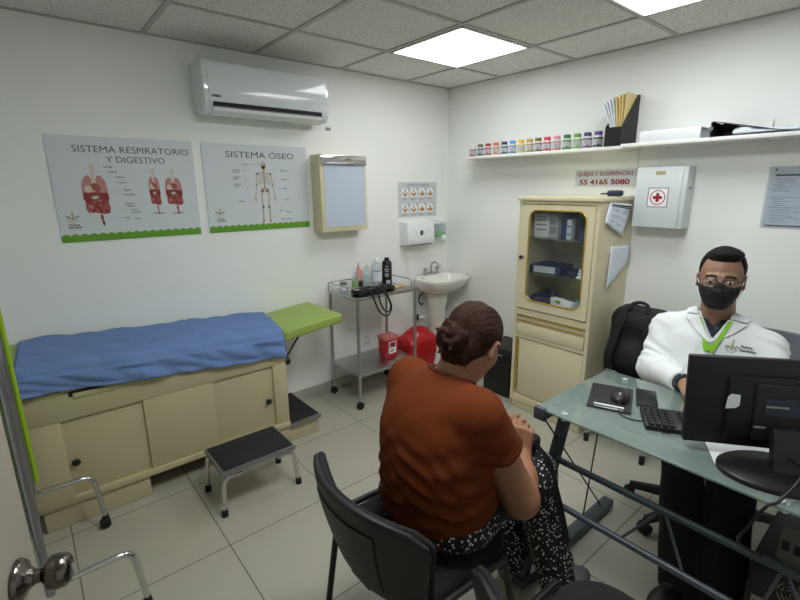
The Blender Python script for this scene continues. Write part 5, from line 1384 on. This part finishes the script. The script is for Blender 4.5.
def sd_hand(P, parts):
    palm, fing = parts; d = None
    for c in palm:
        e = sd_cap(P, *c); d = e if d is None else smin(d, e, .012)
    for c in fing: d = smin(d, sd_cap(P, *c), .005)
    return d

def sd_head(P, c, R, jaw=1.0, female=False):
    q = (P - A(*c)) @ R                                         # local: x forward, y left, z up
    y = np.abs(q[:, 1]); m = np.stack([q[:, 0], y, q[:, 2]], 1)
    d = sd_ell(q, (-.012, 0, .030), (.098, .078, .092))
    d = smin(d, sd_ell(q, (.026, 0, -.042), (.066, .060 * jaw, .078)), .03)
    d = smin(d, sd_ell(q, (.062, 0, -.098), (.024, .028, .020)), .03)
    d = smin(d, sd_ell(m, (.058, .040, -.028), (.026, .022, .024)), .025)       # cheeks
    d = smin(d, sd_cap(m, (.086, .010, .022), (.078, .045, .020), .010, .009), .014)   # brow ridge
    d = smax(d, -sd_ell(m, (.106, .033, .000), (.022, .019, .012)), .012)        # sockets
    d = smin(d, sd_cap(q, (.088, 0, .010), (.110, 0, -.034), .0075, .0120), .012)  # nose
    d = smin(d, sd_ell(m, (.098, .012, -.037), (.012, .008, .008)), .008)
    d = smin(d, sd_ell(m, (.0800, .033, .000), (.0135, .0135, .0125)), .0015)    # eyeballs
    d = smin(d, sd_cap(m, (.094, .0, -.066), (.085, .022, -.067), .0075, .004), .005)   # lips
    d = smin(d, sd_cap(m, (.092, .0, -.077), (.084, .018, -.075), .0075, .004), .005)
    e = sd_ell(m, (-.004, .080 + .004 * female, -.012), (.020, .0085 + .002 * female, .034), frame((1, .35 + .2 * female, -.2)))
    e = smax(e, -sd_ell(m, (.002, .090, -.010), (.011, .007, .021)), .004)
    d = smin(d, e, .008)
    return d
def pick_head(c, R):
    def f(V):
        q = (V - A(*c)) @ R; y = np.abs(q[:, 1]); m = np.stack([q[:, 0], y, q[:, 2]], 1)
        out = np.zeros(len(V), int)
        eye = (np.linalg.norm((m - A(.080, .033, 0)) / A(.0145, .0145, .0135), axis=1) < 1) & (q[:, 0] > .0845) & (np.abs(q[:, 2]) < .0040)
        out[eye] = 1
        out[eye & (np.hypot(m[:, 1] - .033, m[:, 2]) < .0058)] = 2
        out[(q[:, 0] > .08) & (y < .023) & (np.abs(q[:, 2] + .0715) < .010 - y * .2) & (q[:, 0] > .084)] = 3
        br = (q[:, 0] > .07) & (y > .013) & (y < .053) & (np.abs(q[:, 2] - (.0245 - ((y - .03) * 3) ** 2 * 1.2)) < .0050)
        out[br] = 4
        return out
    return f

def drape(fn, inner, outer, n, x0, off, thick, mvec=(1, 0, 0), m=0, nu=10):
    """strip between two polylines in (y, z), laid onto the surface of fn from the front"""
    def res(pl):
        p = [Vector((0, a, b_)) for a, b_ in pl]; L = [0]
        for i in range(1, len(p)): L.append(L[-1] + (p[i] - p[i - 1]).length)
        out = []
        for k in range(n + 1):
            s = L[-1] * k / n; i = max(j for j in range(len(L)) if L[j] <= s + 1e-9); i = min(i, len(p) - 2)
            f = (s - L[i]) / max(1e-9, L[i + 1] - L[i]); out.append(p[i].lerp(p[i + 1], f))
        return out
    a, c = res(inner), res(outer)
    pts = np.array([[tuple(a[i].lerp(c[i], k / nu)) for k in range(nu + 1)] for i in range(n + 1)]).reshape(-1, 3)
    dv = A(*mvec); pts = pts + A(x0, 0, 0)
    for _ in range(60): pts = pts + dv * np.clip(fn(pts) - off, -.02, .05)[:, None] * .8
    pts[:, 0] = np.minimum(pts[:, 0], -.735)
    g = MB(); g.grid([[tuple(pts[i * (nu + 1) + k]) for k in range(nu + 1)] for i in range(n + 1)], thick=0)
    return g, pts.reshape(n + 1, nu + 1, 3)

# ------------------------------------------------------------------ woman on the visitor chair
t = woman = thing('person', (-2.05, -1.97, 0), 'seated person with dark hair bun, rust t-shirt and dotted trousers, back to the camera', 'person')
wc = (-1.898, -1.990, 1.060); wf = A(.80, .09, -.52); WR = frame(wf)
sR, sL = A(-2.025, -2.125, .895), A(-2.015, -1.805, .895)
eR, wR_ = A(-1.895, -2.200, .590), A(-1.752, -2.100, .640)
eL, wL_ = A(-1.85, -1.775, .62), A(-1.735, -1.96, .675)
hipR, hipL = A(-2.05, -2.080, .545), A(-2.05, -1.865, .545)
kR, kL = A(-1.685, -2.105, .545), A(-1.68, -1.93, .54)
aR, aL = A(-1.605, -2.185, .095), A(-1.66, -2.015, .095)
hR = hand_parts(wR_, (.16, .14, .80), (.75, .50, .10), side=-1, curl=(1.25, 1.35, .8), sc=.98)
hL = hand_parts(wL_, (.45, -.60, .25), (.7, .2, -.4), side=1, curl=(.7, .9, .6), sc=.95)
neck0 = A(-1.995, -1.972, .930); nape = A(*wc) + WR @ A(-.035, 0, -.065)
def f_body(P):
    d = sd_head(P, wc, WR, 1.08, True)
    d = smin(d, sd_cap(P, neck0, nape, .064, .056), .035)
    d = smin(d, sd_cap(P, A(*wc) + WR @ A(.0, 0, -.085), A(-1.955, -1.98, .945), .040, .050), .03)
    d = smin(d, sd_cap(P, (-2.03, -1.86, .90), (-2.03, -2.08, .90), .050, .050), .05)
    d = smin(d, sd_ell(P, (-2.045, -1.965, .78), (.11, .16, .17)), .05)
    d = smin(d, sd_ell(P, (-2.055, -1.96, .60), (.12, .16, .13)), .05)
    for s, e, w, hp in ((sR, eR, wR_, hR), (sL, eL, wL_, hL)):
        d = smin(d, sd_cap(P, s, e, .060, .058), .03)
        d = smin(d, sd_cap(P, e, e + (w - e) * .45, .057, .048), .02)
        d = smin(d, sd_cap(P, e + (w - e) * .45, w, .048, .030), .03)
        d = smin(d, sd_hand(P, hp), .012)
    for h_, k, a in ((hipR, kR, aR), (hipL, kL, aL)):
        d = smin(d, sd_cap(P, h_, k, .068, .050), .03); d = smin(d, sd_cap(P, k, a, .050, .032), .02)
    return d
body = sdf_object('body', f_body, (-2.24, -2.32, .04), (-1.52, -1.66, 1.26), .0045, [M['skin_w'], M['eyew'], M['iris'], M['lip'], M['brow']], t, pick=pick_head(wc, WR))
def f_shirt(P):
    d = sd_ell(P, (-2.055, -1.990, .60), (.178, .200, .32))
    d = smin(d, sd_ell(P, (-2.045, -1.965, .79), (.148, .196, .165)), .09)
    d = smin(d, sd_ell(P, (-1.955, -1.965, .62), (.15, .175, .11)), .06)
    d = smin(d, sd_ell(P, (-1.935, -1.97, .765), (.095, .16, .085)), .05)
    d = smin(d, sd_cap(P, sR + A(0, .03, -.012), sL + A(0, -.03, -.012), .074, .074), .06)
    d = smin(d, sd_cap(P, neck0 + A(-.02, 0, -.06), neck0 + A(-.008, 0, -.012), .098, .080), .05)
    for s, e, c in ((sR, eR, .42), (sL, eL, .42)):
        m_ = s + (e - s) * c; ax = (e - s) / np.linalg.norm(e - s)
        a = sd_cap(P, s, s + (e - s) * .80, .080, .082) + .0035 * wob(P, 38, 21)
        a = smax(a, (P - m_) @ ax, .006); d = smin(d, a, .03)
    # folds running across the waist and from the armpits
    f1 = np.sin(100 * P[:, 2] + 22 * P[:, 1] + 2.6 * np.sin(16 * P[:, 1] + 9 * P[:, 0]) + 1.5 * np.sin(31 * P[:, 1] - 20 * P[:, 2])) * np.clip((.86 - P[:, 2]) * 6, 0, 1)
    f2 = np.sin(120 * P[:, 2] - 90 * P[:, 1] + 2 * np.sin(25 * P[:, 1])) * np.exp(-((P[:, 2] - .70) / .10) ** 2)
    d = d + .0034 * f1 + .0026 * f2 + .004 * wob(P, 45, 4)
    nk = sd_ell(P, neck0 + A(.028, -.004, .040), (.086, .080, .034), frame((.90, 0, -.36)))
    d = smax(d, -nk, .006)
    hem = -P[:, 2] + (.500 + .010 * np.sin(14 * P[:, 1]) + .32 * np.clip(P[:, 0] + 2.17, 0, 1))
    return smax(d, hem, .006)
shirt = sdf_object('t_shirt', f_shirt, (-2.30, -2.34, .44), (-1.74, -1.64, 1.02), .006, M['rust'], t)
ring = []
Rn = frame((.90, 0, -.36)); c0 = neck0 + A(.028, -.004, .040)
for k in range(48):
    a = 2 * PI * k / 48; p = c0 + Rn @ A(.086 * math.cos(a), .082 * math.sin(a), 0)
    g = np.array([p])
    for _ in range(40):
        e = 1e-3; dv = float(f_shirt(g)[0]); gr = np.array([(f_shirt(g + v * e)[0] - dv) / e for v in np.eye(3)])
        g = g - (gr / max(1e-6, np.linalg.norm(gr)) * (dv - .0005) * .6)[None]
    ring.append(Vector(g[0]))
for _ in range(2): ring = [(ring[i - 1] + ring[i] * 2 + ring[(i + 1) % 48]) / 4 for i in range(48)]
b = MB(); b.tube(ring, .0065, seg=8, closed=True); b.build('neck_rib', M['rustrib'], shirt, smooth=180)
def f_tr(P):
    d = sd_ell(P, (-2.055, -1.985, .53), (.172, .215, .085))
    for h_, k, a, o in ((hipR, kR, aR, 0), (hipL, kL, aL, 1)):
        d = smin(d, sd_cap(P, h_, k, .105, .080), .045)
        s = smin(sd_cap(P, k, a, .076, .070), sd_cap(P, k + A(-.03, 0, -.02), a + A(-.01, 0, .05), .06, .06), .03)
        d = smin(d, s, .035)
    d = d + .004 * wob(P, 26, 12) + .003 * np.sin(60 * P[:, 2] + 20 * P[:, 1]) * np.clip((.40 - P[:, 2]) * 5, 0, 1)
    d = smax(d, -(P[:, 2] - .058), .006)
    return smax(d, .457 - P[:, 2] - np.clip((P[:, 0] + 1.83) * 9, 0, 1), .02)
sdf_object('trousers', f_tr, (-2.27, -2.32, .05), (-1.50, -1.68, .72), .006, M['dots'], t)
for a, dr in ((aR, A(.93, -.20, 0)), (aL, A(.98, -.1, 0))):
    Rf = frame(dr)
    def f_(P, a=a, Rf=Rf):
        q = (P - A(a[0], a[1], 0)) @ Rf
        d = smin(sd_ell(q, (.0, 0, .045), (.058, .042, .050)), sd_ell(q, (.10, 0, .030), (.085, .047, .042)), .04)
        return smax(d, -(q[:, 2] - .003), .006)
    c = a + dr * .06
    sdf_object('shoe', f_, (c[0] - .17, c[1] - .12, -.004), (c[0] + .17, c[1] + .12, .12), .005, M['greyshoe'], t)
def f_hair(P):
    q = (P - A(*wc)) @ WR
    rip = .0022 * np.sin(90 * (q[:, 1] + .35 * q[:, 2]) + 14 * q[:, 0]) + .0015 * np.sin(170 * q[:, 1] - 60 * q[:, 2])
    d = sd_ell(q, (-.016, 0, .030), (.107, .086, .097)) + rip
    d = smin(d, sd_ell(q, (-.066, 0, -.044), (.054, .060, .062)) + rip, .03)
    cut = (q[:, 0] - .040) * .80 + (.022 - q[:, 2]) * .52          # face and ears stay free
    d = smax(d, cut, .008)
    d = smax(d, -sd_ell(np.stack([q[:, 0], np.abs(q[:, 1]), q[:, 2]], 1), (.008, .092, -.022), (.036, .030, .050)), .006)
    return d
hair = sdf_object('hair', f_hair, np.array(wc) - .17, np.array(wc) + .17, .0045, M['hair_w'], t)
bc_ = A(*wc) + WR @ A(-.114, .006, -.026)
def f_bun(P):
    q = (P - bc_) @ WR
    a = np.arctan2(q[:, 2], q[:, 1]); r = np.hypot(q[:, 1], q[:, 2])
    d = sd_ell(q, (0, 0, 0), (.038, .054, .048)) + .0045 * np.sin(3 * a + 160 * r) + .003 * wob(P, 110, 3)
    for v in ((-.02, .03, .05), (-.03, .045, .01), (-.03, -.03, -.045), (-.025, .01, -.06), (-.02, -.045, .02)):
        d = smin(d, sd_cap(q, (0, v[1] * .5, v[2] * .5), v, .014, .004), .012)
    return d
sdf_object('bun', f_bun, bc_ - .095, bc_ + .095, .004, M['hair_w'], hair)
b = MB(); random.seed(5)
for k in range(14):                                            # loose strands
    a = random.uniform(-1, 1); up = random.uniform(-1, 1)
    if k < 7: p0 = bc_ + WR @ A(-.01, .03 * a, .03 * up); p1 = p0 + WR @ A(-.02 + .01 * up, .016 * a, .018 * up + .004); p2 = p1 + WR @ A(-.004, .012 * a, -.012)
    else: p0 = A(*wc) + WR @ A(-.085, .045 * a, -.045); p1 = p0 + WR @ A(-.015, .01 * a, -.03); p2 = p1 + WR @ A(.012, .006 * a, -.03)
    b.tube(smooth_path([tuple(p0), tuple(p1), tuple(p2)], 5), .0006, seg=5)
b.build('loose_strands', M['hair_w'], hair, smooth=60)
# handbag on her lap
t = thing('handbag', (-1.80, -2.02, .62), 'small black handbag with hanging strap on the lap of the seated woman', 'handbag')
def f_(P): return sd_box(P, (-1.69, -2.045, .655), (.040, .070, .030), .02) + .003 * wob(P, 60, 2)
sdf_object('bag', f_, (-1.77, -2.16, .60), (-1.62, -1.96, .73), .005, M['backpack'], t)
b = MB(); rows = [[Vector(p) + Vector(w) for w in ((-.004, .010, 0), (.004, -.010, 0))] for p in smooth_path([(-1.70, -2.12, .67), (-1.695, -2.17, .625), (-1.69, -2.196, .55), (-1.678, -2.216, .47), (-1.662, -2.232, .38), (-1.652, -2.242, .32)], 6)]
b.grid(rows, thick=.003); b.build('strap', M['blackfab'], t, smooth=60)

# ------------------------------------------------------------------ doctor behind the desk
t = doctor = thing('person', (-.72, -2.36, 0), 'person in white coat, black face mask and glasses seated behind the glass desk', 'person')
dc = (-.745, -2.338, 1.168); DR = frame((-.955, -.24, -.03))
sR, sL = A(-.715, -2.150, .898), A(-.715, -2.525, .898)
eR, wR_ = A(-.835, -2.155, .735), A(-1.085, -2.370, .797)
eL, wL_ = A(-.83, -2.60, .745), A(-1.07, -2.485, .805)
hipR, hipL = A(-.68, -2.28, .55), A(-.68, -2.47, .55)
kR, kL = A(-1.10, -2.395, .535), A(-1.10, -2.570, .53)
aR, aL = A(-1.225, -2.488, .10), A(-1.215, -2.615, .10)
hR = hand_parts(wR_, (-.80, -.62, -.06), (.05, .0, -1), side=-1, curl=(.25, .35, .25), sc=1.0)
hL = hand_parts(wL_, (-.97, .25, -.06), (.05, .0, -1), side=1, curl=(.25, .35, .25), sc=1.0)
dn0 = A(-.705, -2.338, .965)
def f_body(P):
    d = sd_head(P, dc, DR, 1.05)
    d = smin(d, sd_cap(P, dn0, A(*dc) + DR @ A(-.022, 0, -.06), .066, .060), .03)
    d = smin(d, sd_cap(P, (-.71, -2.24, .90), (-.71, -2.43, .90), .055, .055), .05)
    d = smin(d, sd_ell(P, (-.70, -2.335, .76), (.10, .16, .19)), .05)
    d = smin(d, sd_ell(P, (-.69, -2.35, .58), (.11, .16, .12)), .05)
    for s, e, w, hp in ((sR, eR, wR_, hR), (sL, eL, wL_, hL)):
        d = smin(d, sd_cap(P, s, e, .045, .040), .03); d = smin(d, sd_cap(P, e, w, .040, .027), .02); d = smin(d, sd_hand(P, hp), .012)
    for h_, k, a in ((hipR, kR, aR), (hipL, kL, aL)):
        d = smin(d, sd_cap(P, h_, k, .070, .050), .03); d = smin(d, sd_cap(P, k, a, .050, .035), .02)
    return d
sdf_object('body', f_body, (-1.36, -2.76, .04), (-.52, -2.04, 1.33), .0045, [M['skin_d'], M['eyew'], M['iris'], M['lip'], M['brow']], t, pick=pick_head(dc, DR))
def f_torso(P):
    d = sd_ell(P, (-.71, -2.335, .80), (.142, .205, .17))
    d = smin(d, sd_ell(P, (-.715, -2.335, .64), (.165, .205, .17)), .08)
    d = smin(d, sd_cap(P, sR + A(0, -.015, -.010), sL + A(0, .015, -.010), .072, .072), .06)
    d = smin(d, sd_cap(P, dn0 + A(.0, 0, -.05), dn0 + A(0, 0, .004), .105, .080), .05)
    for s_ in (sR, sL): d = smin(d, sd_cap(P, dn0 + A(0, 0, .022), s_ + A(0, 0, .012), .056, .056), .03)
    return d
def vcut(P):                                                   # open front of the coat
    w = np.clip((P[:, 2] - .918) * .62, -.05, .085)
    return np.maximum(np.abs(P[:, 1] + 2.358 - .02 * np.clip((P[:, 2] - .92) * 6, 0, 1)) - w, P[:, 0] + .715)
def f_coat(P):
    d = f_torso(P)
    fold = .0032 * np.sin(95 * P[:, 1] + 60 * P[:, 2] + 3 * np.sin(18 * P[:, 2]) + 2 * np.sin(24 * P[:, 1])) * np.clip((.95 - P[:, 2]) * 5, 0, 1)
    d = d + fold + .003 * wob(P, 50, 31)
    for s, e, w, sd in ((sR, eR, wR_, 1), (sL, eL, wL_, 2)):
        ax = (w - e) / np.linalg.norm(w - e); cuff = e + (w - e) * .90
        a = sd_cap(P, s, e, .070, .062); f = sd_cap(P, e, w, .062, .046)
        f = smax(f, (P - cuff) @ ax, .005)
        tt = (P - s) @ ((e - s) / np.linalg.norm(e - s)); uu = (P - e) @ ax
        a = a + .0040 * np.sin(120 * tt + 60 * P[:, 1] + 2.5 * np.sin(30 * P[:, 0] + 20 * P[:, 2])) + .002 * wob(P, 60, sd)
        f = f + .0046 * np.sin(125 * uu + 60 * P[:, 2] + 2 * np.sin(40 * P[:, 1])) * np.clip(1 - uu * 5, .2, 1)
        d = smin(d, smin(a, f, .03), .022)
    d = smax(d, -vcut(P), .004)
    nk = sd_cap(P, dn0 + A(0, 0, -.01), dn0 + A(-.008, 0, .12), .074, .082)
    d = smax(d, -nk, .006)
    q = P - (dn0 + A(.006, 0, .012)); r = np.hypot(q[:, 0], q[:, 1] * .95)
    col = np.hypot(np.abs(r - .083 + .28 * q[:, 2]), np.maximum(np.abs(q[:, 2] + .25 * q[:, 0]) - .022, 0)) - .007
    col = smax(col, -vcut(P), .004)
    d = smin(d, col, .010)
    return smax(d, .478 - P[:, 2], .01)
coat = sdf_object('white_coat', f_coat, (-1.09, -2.74, .46), (-.50, -2.02, 1.06), .0055, M['coatw'], t)
def f_sh(P):
    d = f_torso(P) + .016
    d = smin(d, sd_cap(P, dn0 + A(0, 0, -.03), dn0 + A(-.004, 0, .030), .078, .073), .02)
    d = smax(d, -sd_cap(P, dn0 + A(-.004, 0, .0), dn0 + A(-.008, 0, .09), .067, .072), .004)
    w = np.clip((P[:, 2] - .972) * .8, -.03, .06)
    d = smax(d, -np.maximum(np.abs(P[:, 1] + 2.345) - w, P[:, 0] + .735), .004)
    return smax(d, .60 - P[:, 2], .01)
sdf_object('shirt', f_sh, (-.92, -2.58, .58), (-.55, -2.08, 1.04), .005, M['shirtdots'], t)
for e, w in ((eR, wR_), (eL, wL_)):
    ax = (w - e) / np.linalg.norm(w - e); p, q = e + (w - e) * .86, e + (w - e) * .985
    b = MB(); b.tube([tuple(p), tuple(p + (q - p) * .5), tuple(q)], [.040, .038, .036], seg=20, cap=True); b.build('shirt_cuff', M['shirtdots'], t, smooth=50)
# lapels, pocket emblem, lanyard
yc = -2.358
for s in (1, -1):
    inner = [(yc + s * .002, .915), (yc + .008 + s * .030, .965), (yc + .014 + s * .052, 1.005)]
    outer = [(yc + s * .004, .913), (yc + .004 + s * .066, .950), (yc + .012 + s * .112, .992)]
    g, pts = drape(f_coat, inner, outer, 14, -1.02, .010, 0); g.v, g.f, g.m = [], [], []; g.grid([[tuple(p) for p in r] for r in pts], thick=.006); g.build('lapel', M['coatw'], coat, smooth=60)
    inner = [(yc + .014 + s * .056, 1.010), (yc + .018 + s * .066, 1.030)]; outer = [(yc + .012 + s * .108, 1.000), (yc + .014 + s * .116, 1.018)]
    g, pts = drape(f_coat, inner, outer, 8, -1.02, .012, 0); g.v, g.f, g.m = [], [], []; g.grid([[tuple(p) for p in r] for r in pts], thick=.004); g.build('collar_flap', M['coatw'], coat, smooth=60)
ey, ez = -2.432, .905
def patch(pts, m, name, par, off=.002, n=6):
    pass
g = MB()
def dot(y, z, ry, rz, m, rot=0):
    n = 14; P_ = np.array([[-1.0, y + ry * math.cos(2 * PI * k / n) * math.cos(rot) - rz * math.sin(2 * PI * k / n) * math.sin(rot), z + ry * math.cos(2 * PI * k / n) * math.sin(rot) + rz * math.sin(2 * PI * k / n) * math.cos(rot)] for k in range(n)])
    for _ in range(60): P_ = P_ + A(1, 0, 0) * np.clip(f_coat(P_) - .0015, -.02, .05)[:, None] * .8
    g.add([tuple(p) for p in P_], [list(range(n))], m)
for k in range(3): dot(ey, ez + .010 - .010 * k, .004, .006, 0)
dot(ey, ez + .022, .003, .004, 0)
for s in (-1, 1):
    dot(ey + s * .010, ez - .004, .003, .009, 1, s * .7); dot(ey + s * .018, ez, .003, .008, 1, s * .95); dot(ey + s * .010, ez - .018, .011, .0015, 1, s * .55)
P_ = Pl((0, 0, 0), (0, -1, 0), (0, 0, 1))
n0 = len(g.v)
g.text(P_, 'Puente', -(ey - .026), ez + .006, .014, 0, 2, align='LEFT', bold=.0004); g.text(P_, 'Saludable', -(ey - .026), ez - .008, .014, 0, 2, align='LEFT', bold=.0004)
T_ = np.array([[-1.0, v.y, v.z] for v in g.v[n0:]])
for _ in range(60): T_ = T_ + A(1, 0, 0) * np.clip(f_coat(T_) - .0018, -.02, .05)[:, None] * .8
for i, p in enumerate(T_): g.v[n0 + i] = Vector(p)
g.build('emblem', [M['goldprint'], M['teal'], M['ink']], coat, smooth=0)
def f_front(P): return np.minimum(f_coat(P), f_sh(P))
ly = -2.362
g = MB()
for s in (1, -1):
    a, pts = drape(f_front, [(ly + .012 + s * .048, 1.000), (ly + s * .018, .93), (ly + .003 * s, .875)], [(ly + .012 + s * .062, 1.000), (ly + s * .034, .93), (ly + .017 * s, .875)], 14, -1.02, .013, 0, nu=4)
    g.grid([[tuple(p) for p in r] for r in pts], thick=.0015)
a, pts = drape(f_front, [(ly - .013, .905), (ly - .012, .872)], [(ly + .013, .905), (ly + .012, .872)], 5, -1.02, .015, 0, nu=4); g.grid([[tuple(p) for p in r] for r in pts], thick=.002)
lan = g.build('lanyard', M['lanyard'], t, smooth=60)
a, pts = drape(f_front, [(ly - .02, .868), (ly - .02, .80)], [(ly + .02, .868), (ly + .02, .80)], 5, -1.02, .012, 0, nu=4); g = MB(); g.grid([[tuple(p) for p in r] for r in pts], thick=.002); g.build('badge', M['paper'], lan)
p0 = pts[0][2]; g = MB(); g.box((p0[0] - .004, ly - .005, .862), (p0[0] + .004, ly + .005, .880), .002); g.build('badge_clip', M['chrome'], lan)
# mask, glasses, hair
def f_mask(P):
    q = (P - A(*dc)) @ DR; y = np.abs(q[:, 1])
    d = sd_head(P, dc, DR, 1.05) - .0055
    d = smin(d, sd_ell(q, (.072, 0, -.052), (.048, .052, .055)), .03)
    d = d + .0012 * np.sin(260 * q[:, 2]) * np.clip((q[:, 0] - .05) * 20, 0, 1)
    top = q[:, 2] - (-.014 + .016 * np.exp(-(y / .016) ** 2) - .10 * np.clip(y - .03, 0, 1))
    bot = -(q[:, 2] + .118 - .35 * np.clip(y - .02, 0, 1))
    side = .022 - q[:, 0] + 0 * y
    return smax(smax(smax(d, top, .004), bot, .006), side, .006)
mk = sdf_object('face_mask', f_mask, np.array(dc) - .17, np.array(dc) + .17, .004, M['maskfab'], t)
def HL(x, y, z): return Vector(A(*dc) + DR @ A(x, y, z))
for s in (1, -1):
    b = MB(); b.tube(smooth_path([HL(.032, s * .070, -.030), HL(.012, s * .080, -.006), HL(-.012, s * .088, .018), HL(-.030, s * .084, .002), HL(-.022, s * .082, -.04)], 6), .0016, seg=6)
    b.tube(smooth_path([HL(.028, s * .068, -.082), HL(.008, s * .074, -.062), HL(-.016, s * .082, -.045)], 6), .0016, seg=6); b.build('ear_loop', M['white'], mk)
gl = MB()
for s in (1, -1):
    ring = [HL(.112 - .012 * ((abs(a_ * .024 + .034) / .058) ** 2), s * (.034 + .0255 * a_), .000 + .0165 * b_) for a_, b_ in [((abs(math.cos(q)) ** .6) * math.copysign(1, math.cos(q)), (abs(math.sin(q)) ** .6) * math.copysign(1, math.sin(q))) for q in [2 * PI * k / 32 for k in range(32)]]]
    gl.tube(ring, .0014, seg=6, closed=True)
    gl.tube(smooth_path([HL(.099, s * .060, .006), HL(.085, s * .074, .008), HL(.03, s * .080, .010), HL(-.01, s * .083, .010), HL(-.025, s * .081, -.004)], 6), .0014, seg=6)
gl.tube(smooth_path([HL(.113, .0095, .003), HL(.116, 0, .006), HL(.113, -.0095, .003)], 5), .0013, seg=6)
gs = gl.build('glasses', M['nickel'], t, smooth=60)
g = MB()
for s in (1, -1):
    ring = [HL(.1115 - .012 * ((abs(a_ * .024 + .034) / .058) ** 2), s * (.034 + .0250 * a_), .000 + .0160 * b_) for a_, b_ in [((abs(math.cos(q)) ** .6) * math.copysign(1, math.cos(q)), (abs(math.sin(q)) ** .6) * math.copysign(1, math.sin(q))) for q in [2 * PI * k / 32 for k in range(32)]]]
    g.add([tuple(p) for p in ring], [list(range(32))])
g.build('lenses', M['lens'], gs, smooth=0)
def f_hair(P):
    q = (P - A(*dc)) @ DR; y = np.abs(q[:, 1])
    d = sd_ell(q, (-.016, 0, .038), (.104, .083, .095)) + .0018 * wob(P, 190, 7)
    d = smin(d, sd_ell(q, (.03, .012, .108), (.055, .055, .020)), .02)
    front = np.maximum(q[:, 0] - .045, .074 - q[:, 2] - .25 * np.clip(y - .045, 0, 1))
    face = smax(q[:, 0] - .046, -1 + 0 * y, .01)
    keep_top = .080 - q[:, 2] + .25 * np.clip(y - .04, 0, 1)                                   # above the hairline
    back = q[:, 0] - (-.002 + .030 * np.clip((q[:, 2] + .03) * 12, 0, 1))
    cut = np.minimum(keep_top, back)
    d = smax(d, cut, .010)
    d = smax(d, -(q[:, 2] + .062 + .0 * y), .01)
    return smax(d, -sd_ell(np.stack([q[:, 0], y, q[:, 2]], 1), (.006, .090, -.016), (.030, .026, .038)), .005)
sdf_object('hair', f_hair, np.array(dc) - .17, np.array(dc) + .17, .0045, M['hair_d'], t)
def f_tr(P):
    d = sd_ell(P, (-.69, -2.365, .555), (.15, .19, .09))
    for h_, k, a in ((hipR, kR, aR), (hipL, kL, aL)):
        d = smin(d, sd_cap(P, h_, k, .095, .078), .04); d = smin(d, sd_cap(P, k, a + A(0, 0, -.05), .074, .072), .03)
    d = d + .004 * wob(P, 26, 41)
    d = smax(d, -(P[:, 2] - .022), .006)
    return smax(d, .468 - P[:, 2] - np.clip((-.935 - P[:, 0]) * 9, 0, 1), .02)
sdf_object('trousers', f_tr, (-1.36, -2.78, .01), (-.50, -2.12, .70), .006, M['trouser'], t)
for a, dr in ((aR, A(-.97, .05, 0)), (aL, A(-.97, -.12, 0))):
    Rf = frame(dr)
    def f_(P, a=a, Rf=Rf):
        q = (P - A(a[0], a[1], 0)) @ Rf
        d = smin(sd_ell(q, (.0, 0, .050), (.062, .044, .055)), sd_ell(q, (.12, 0, .034), (.095, .050, .044)), .04)
        return smax(d, -(q[:, 2] - .003), .006)
    c = a + dr * .07
    sdf_object('shoe', f_, (c[0] - .19, c[1] - .14, -.004), (c[0] + .19, c[1] + .14, .13), .005, M['black'], t)
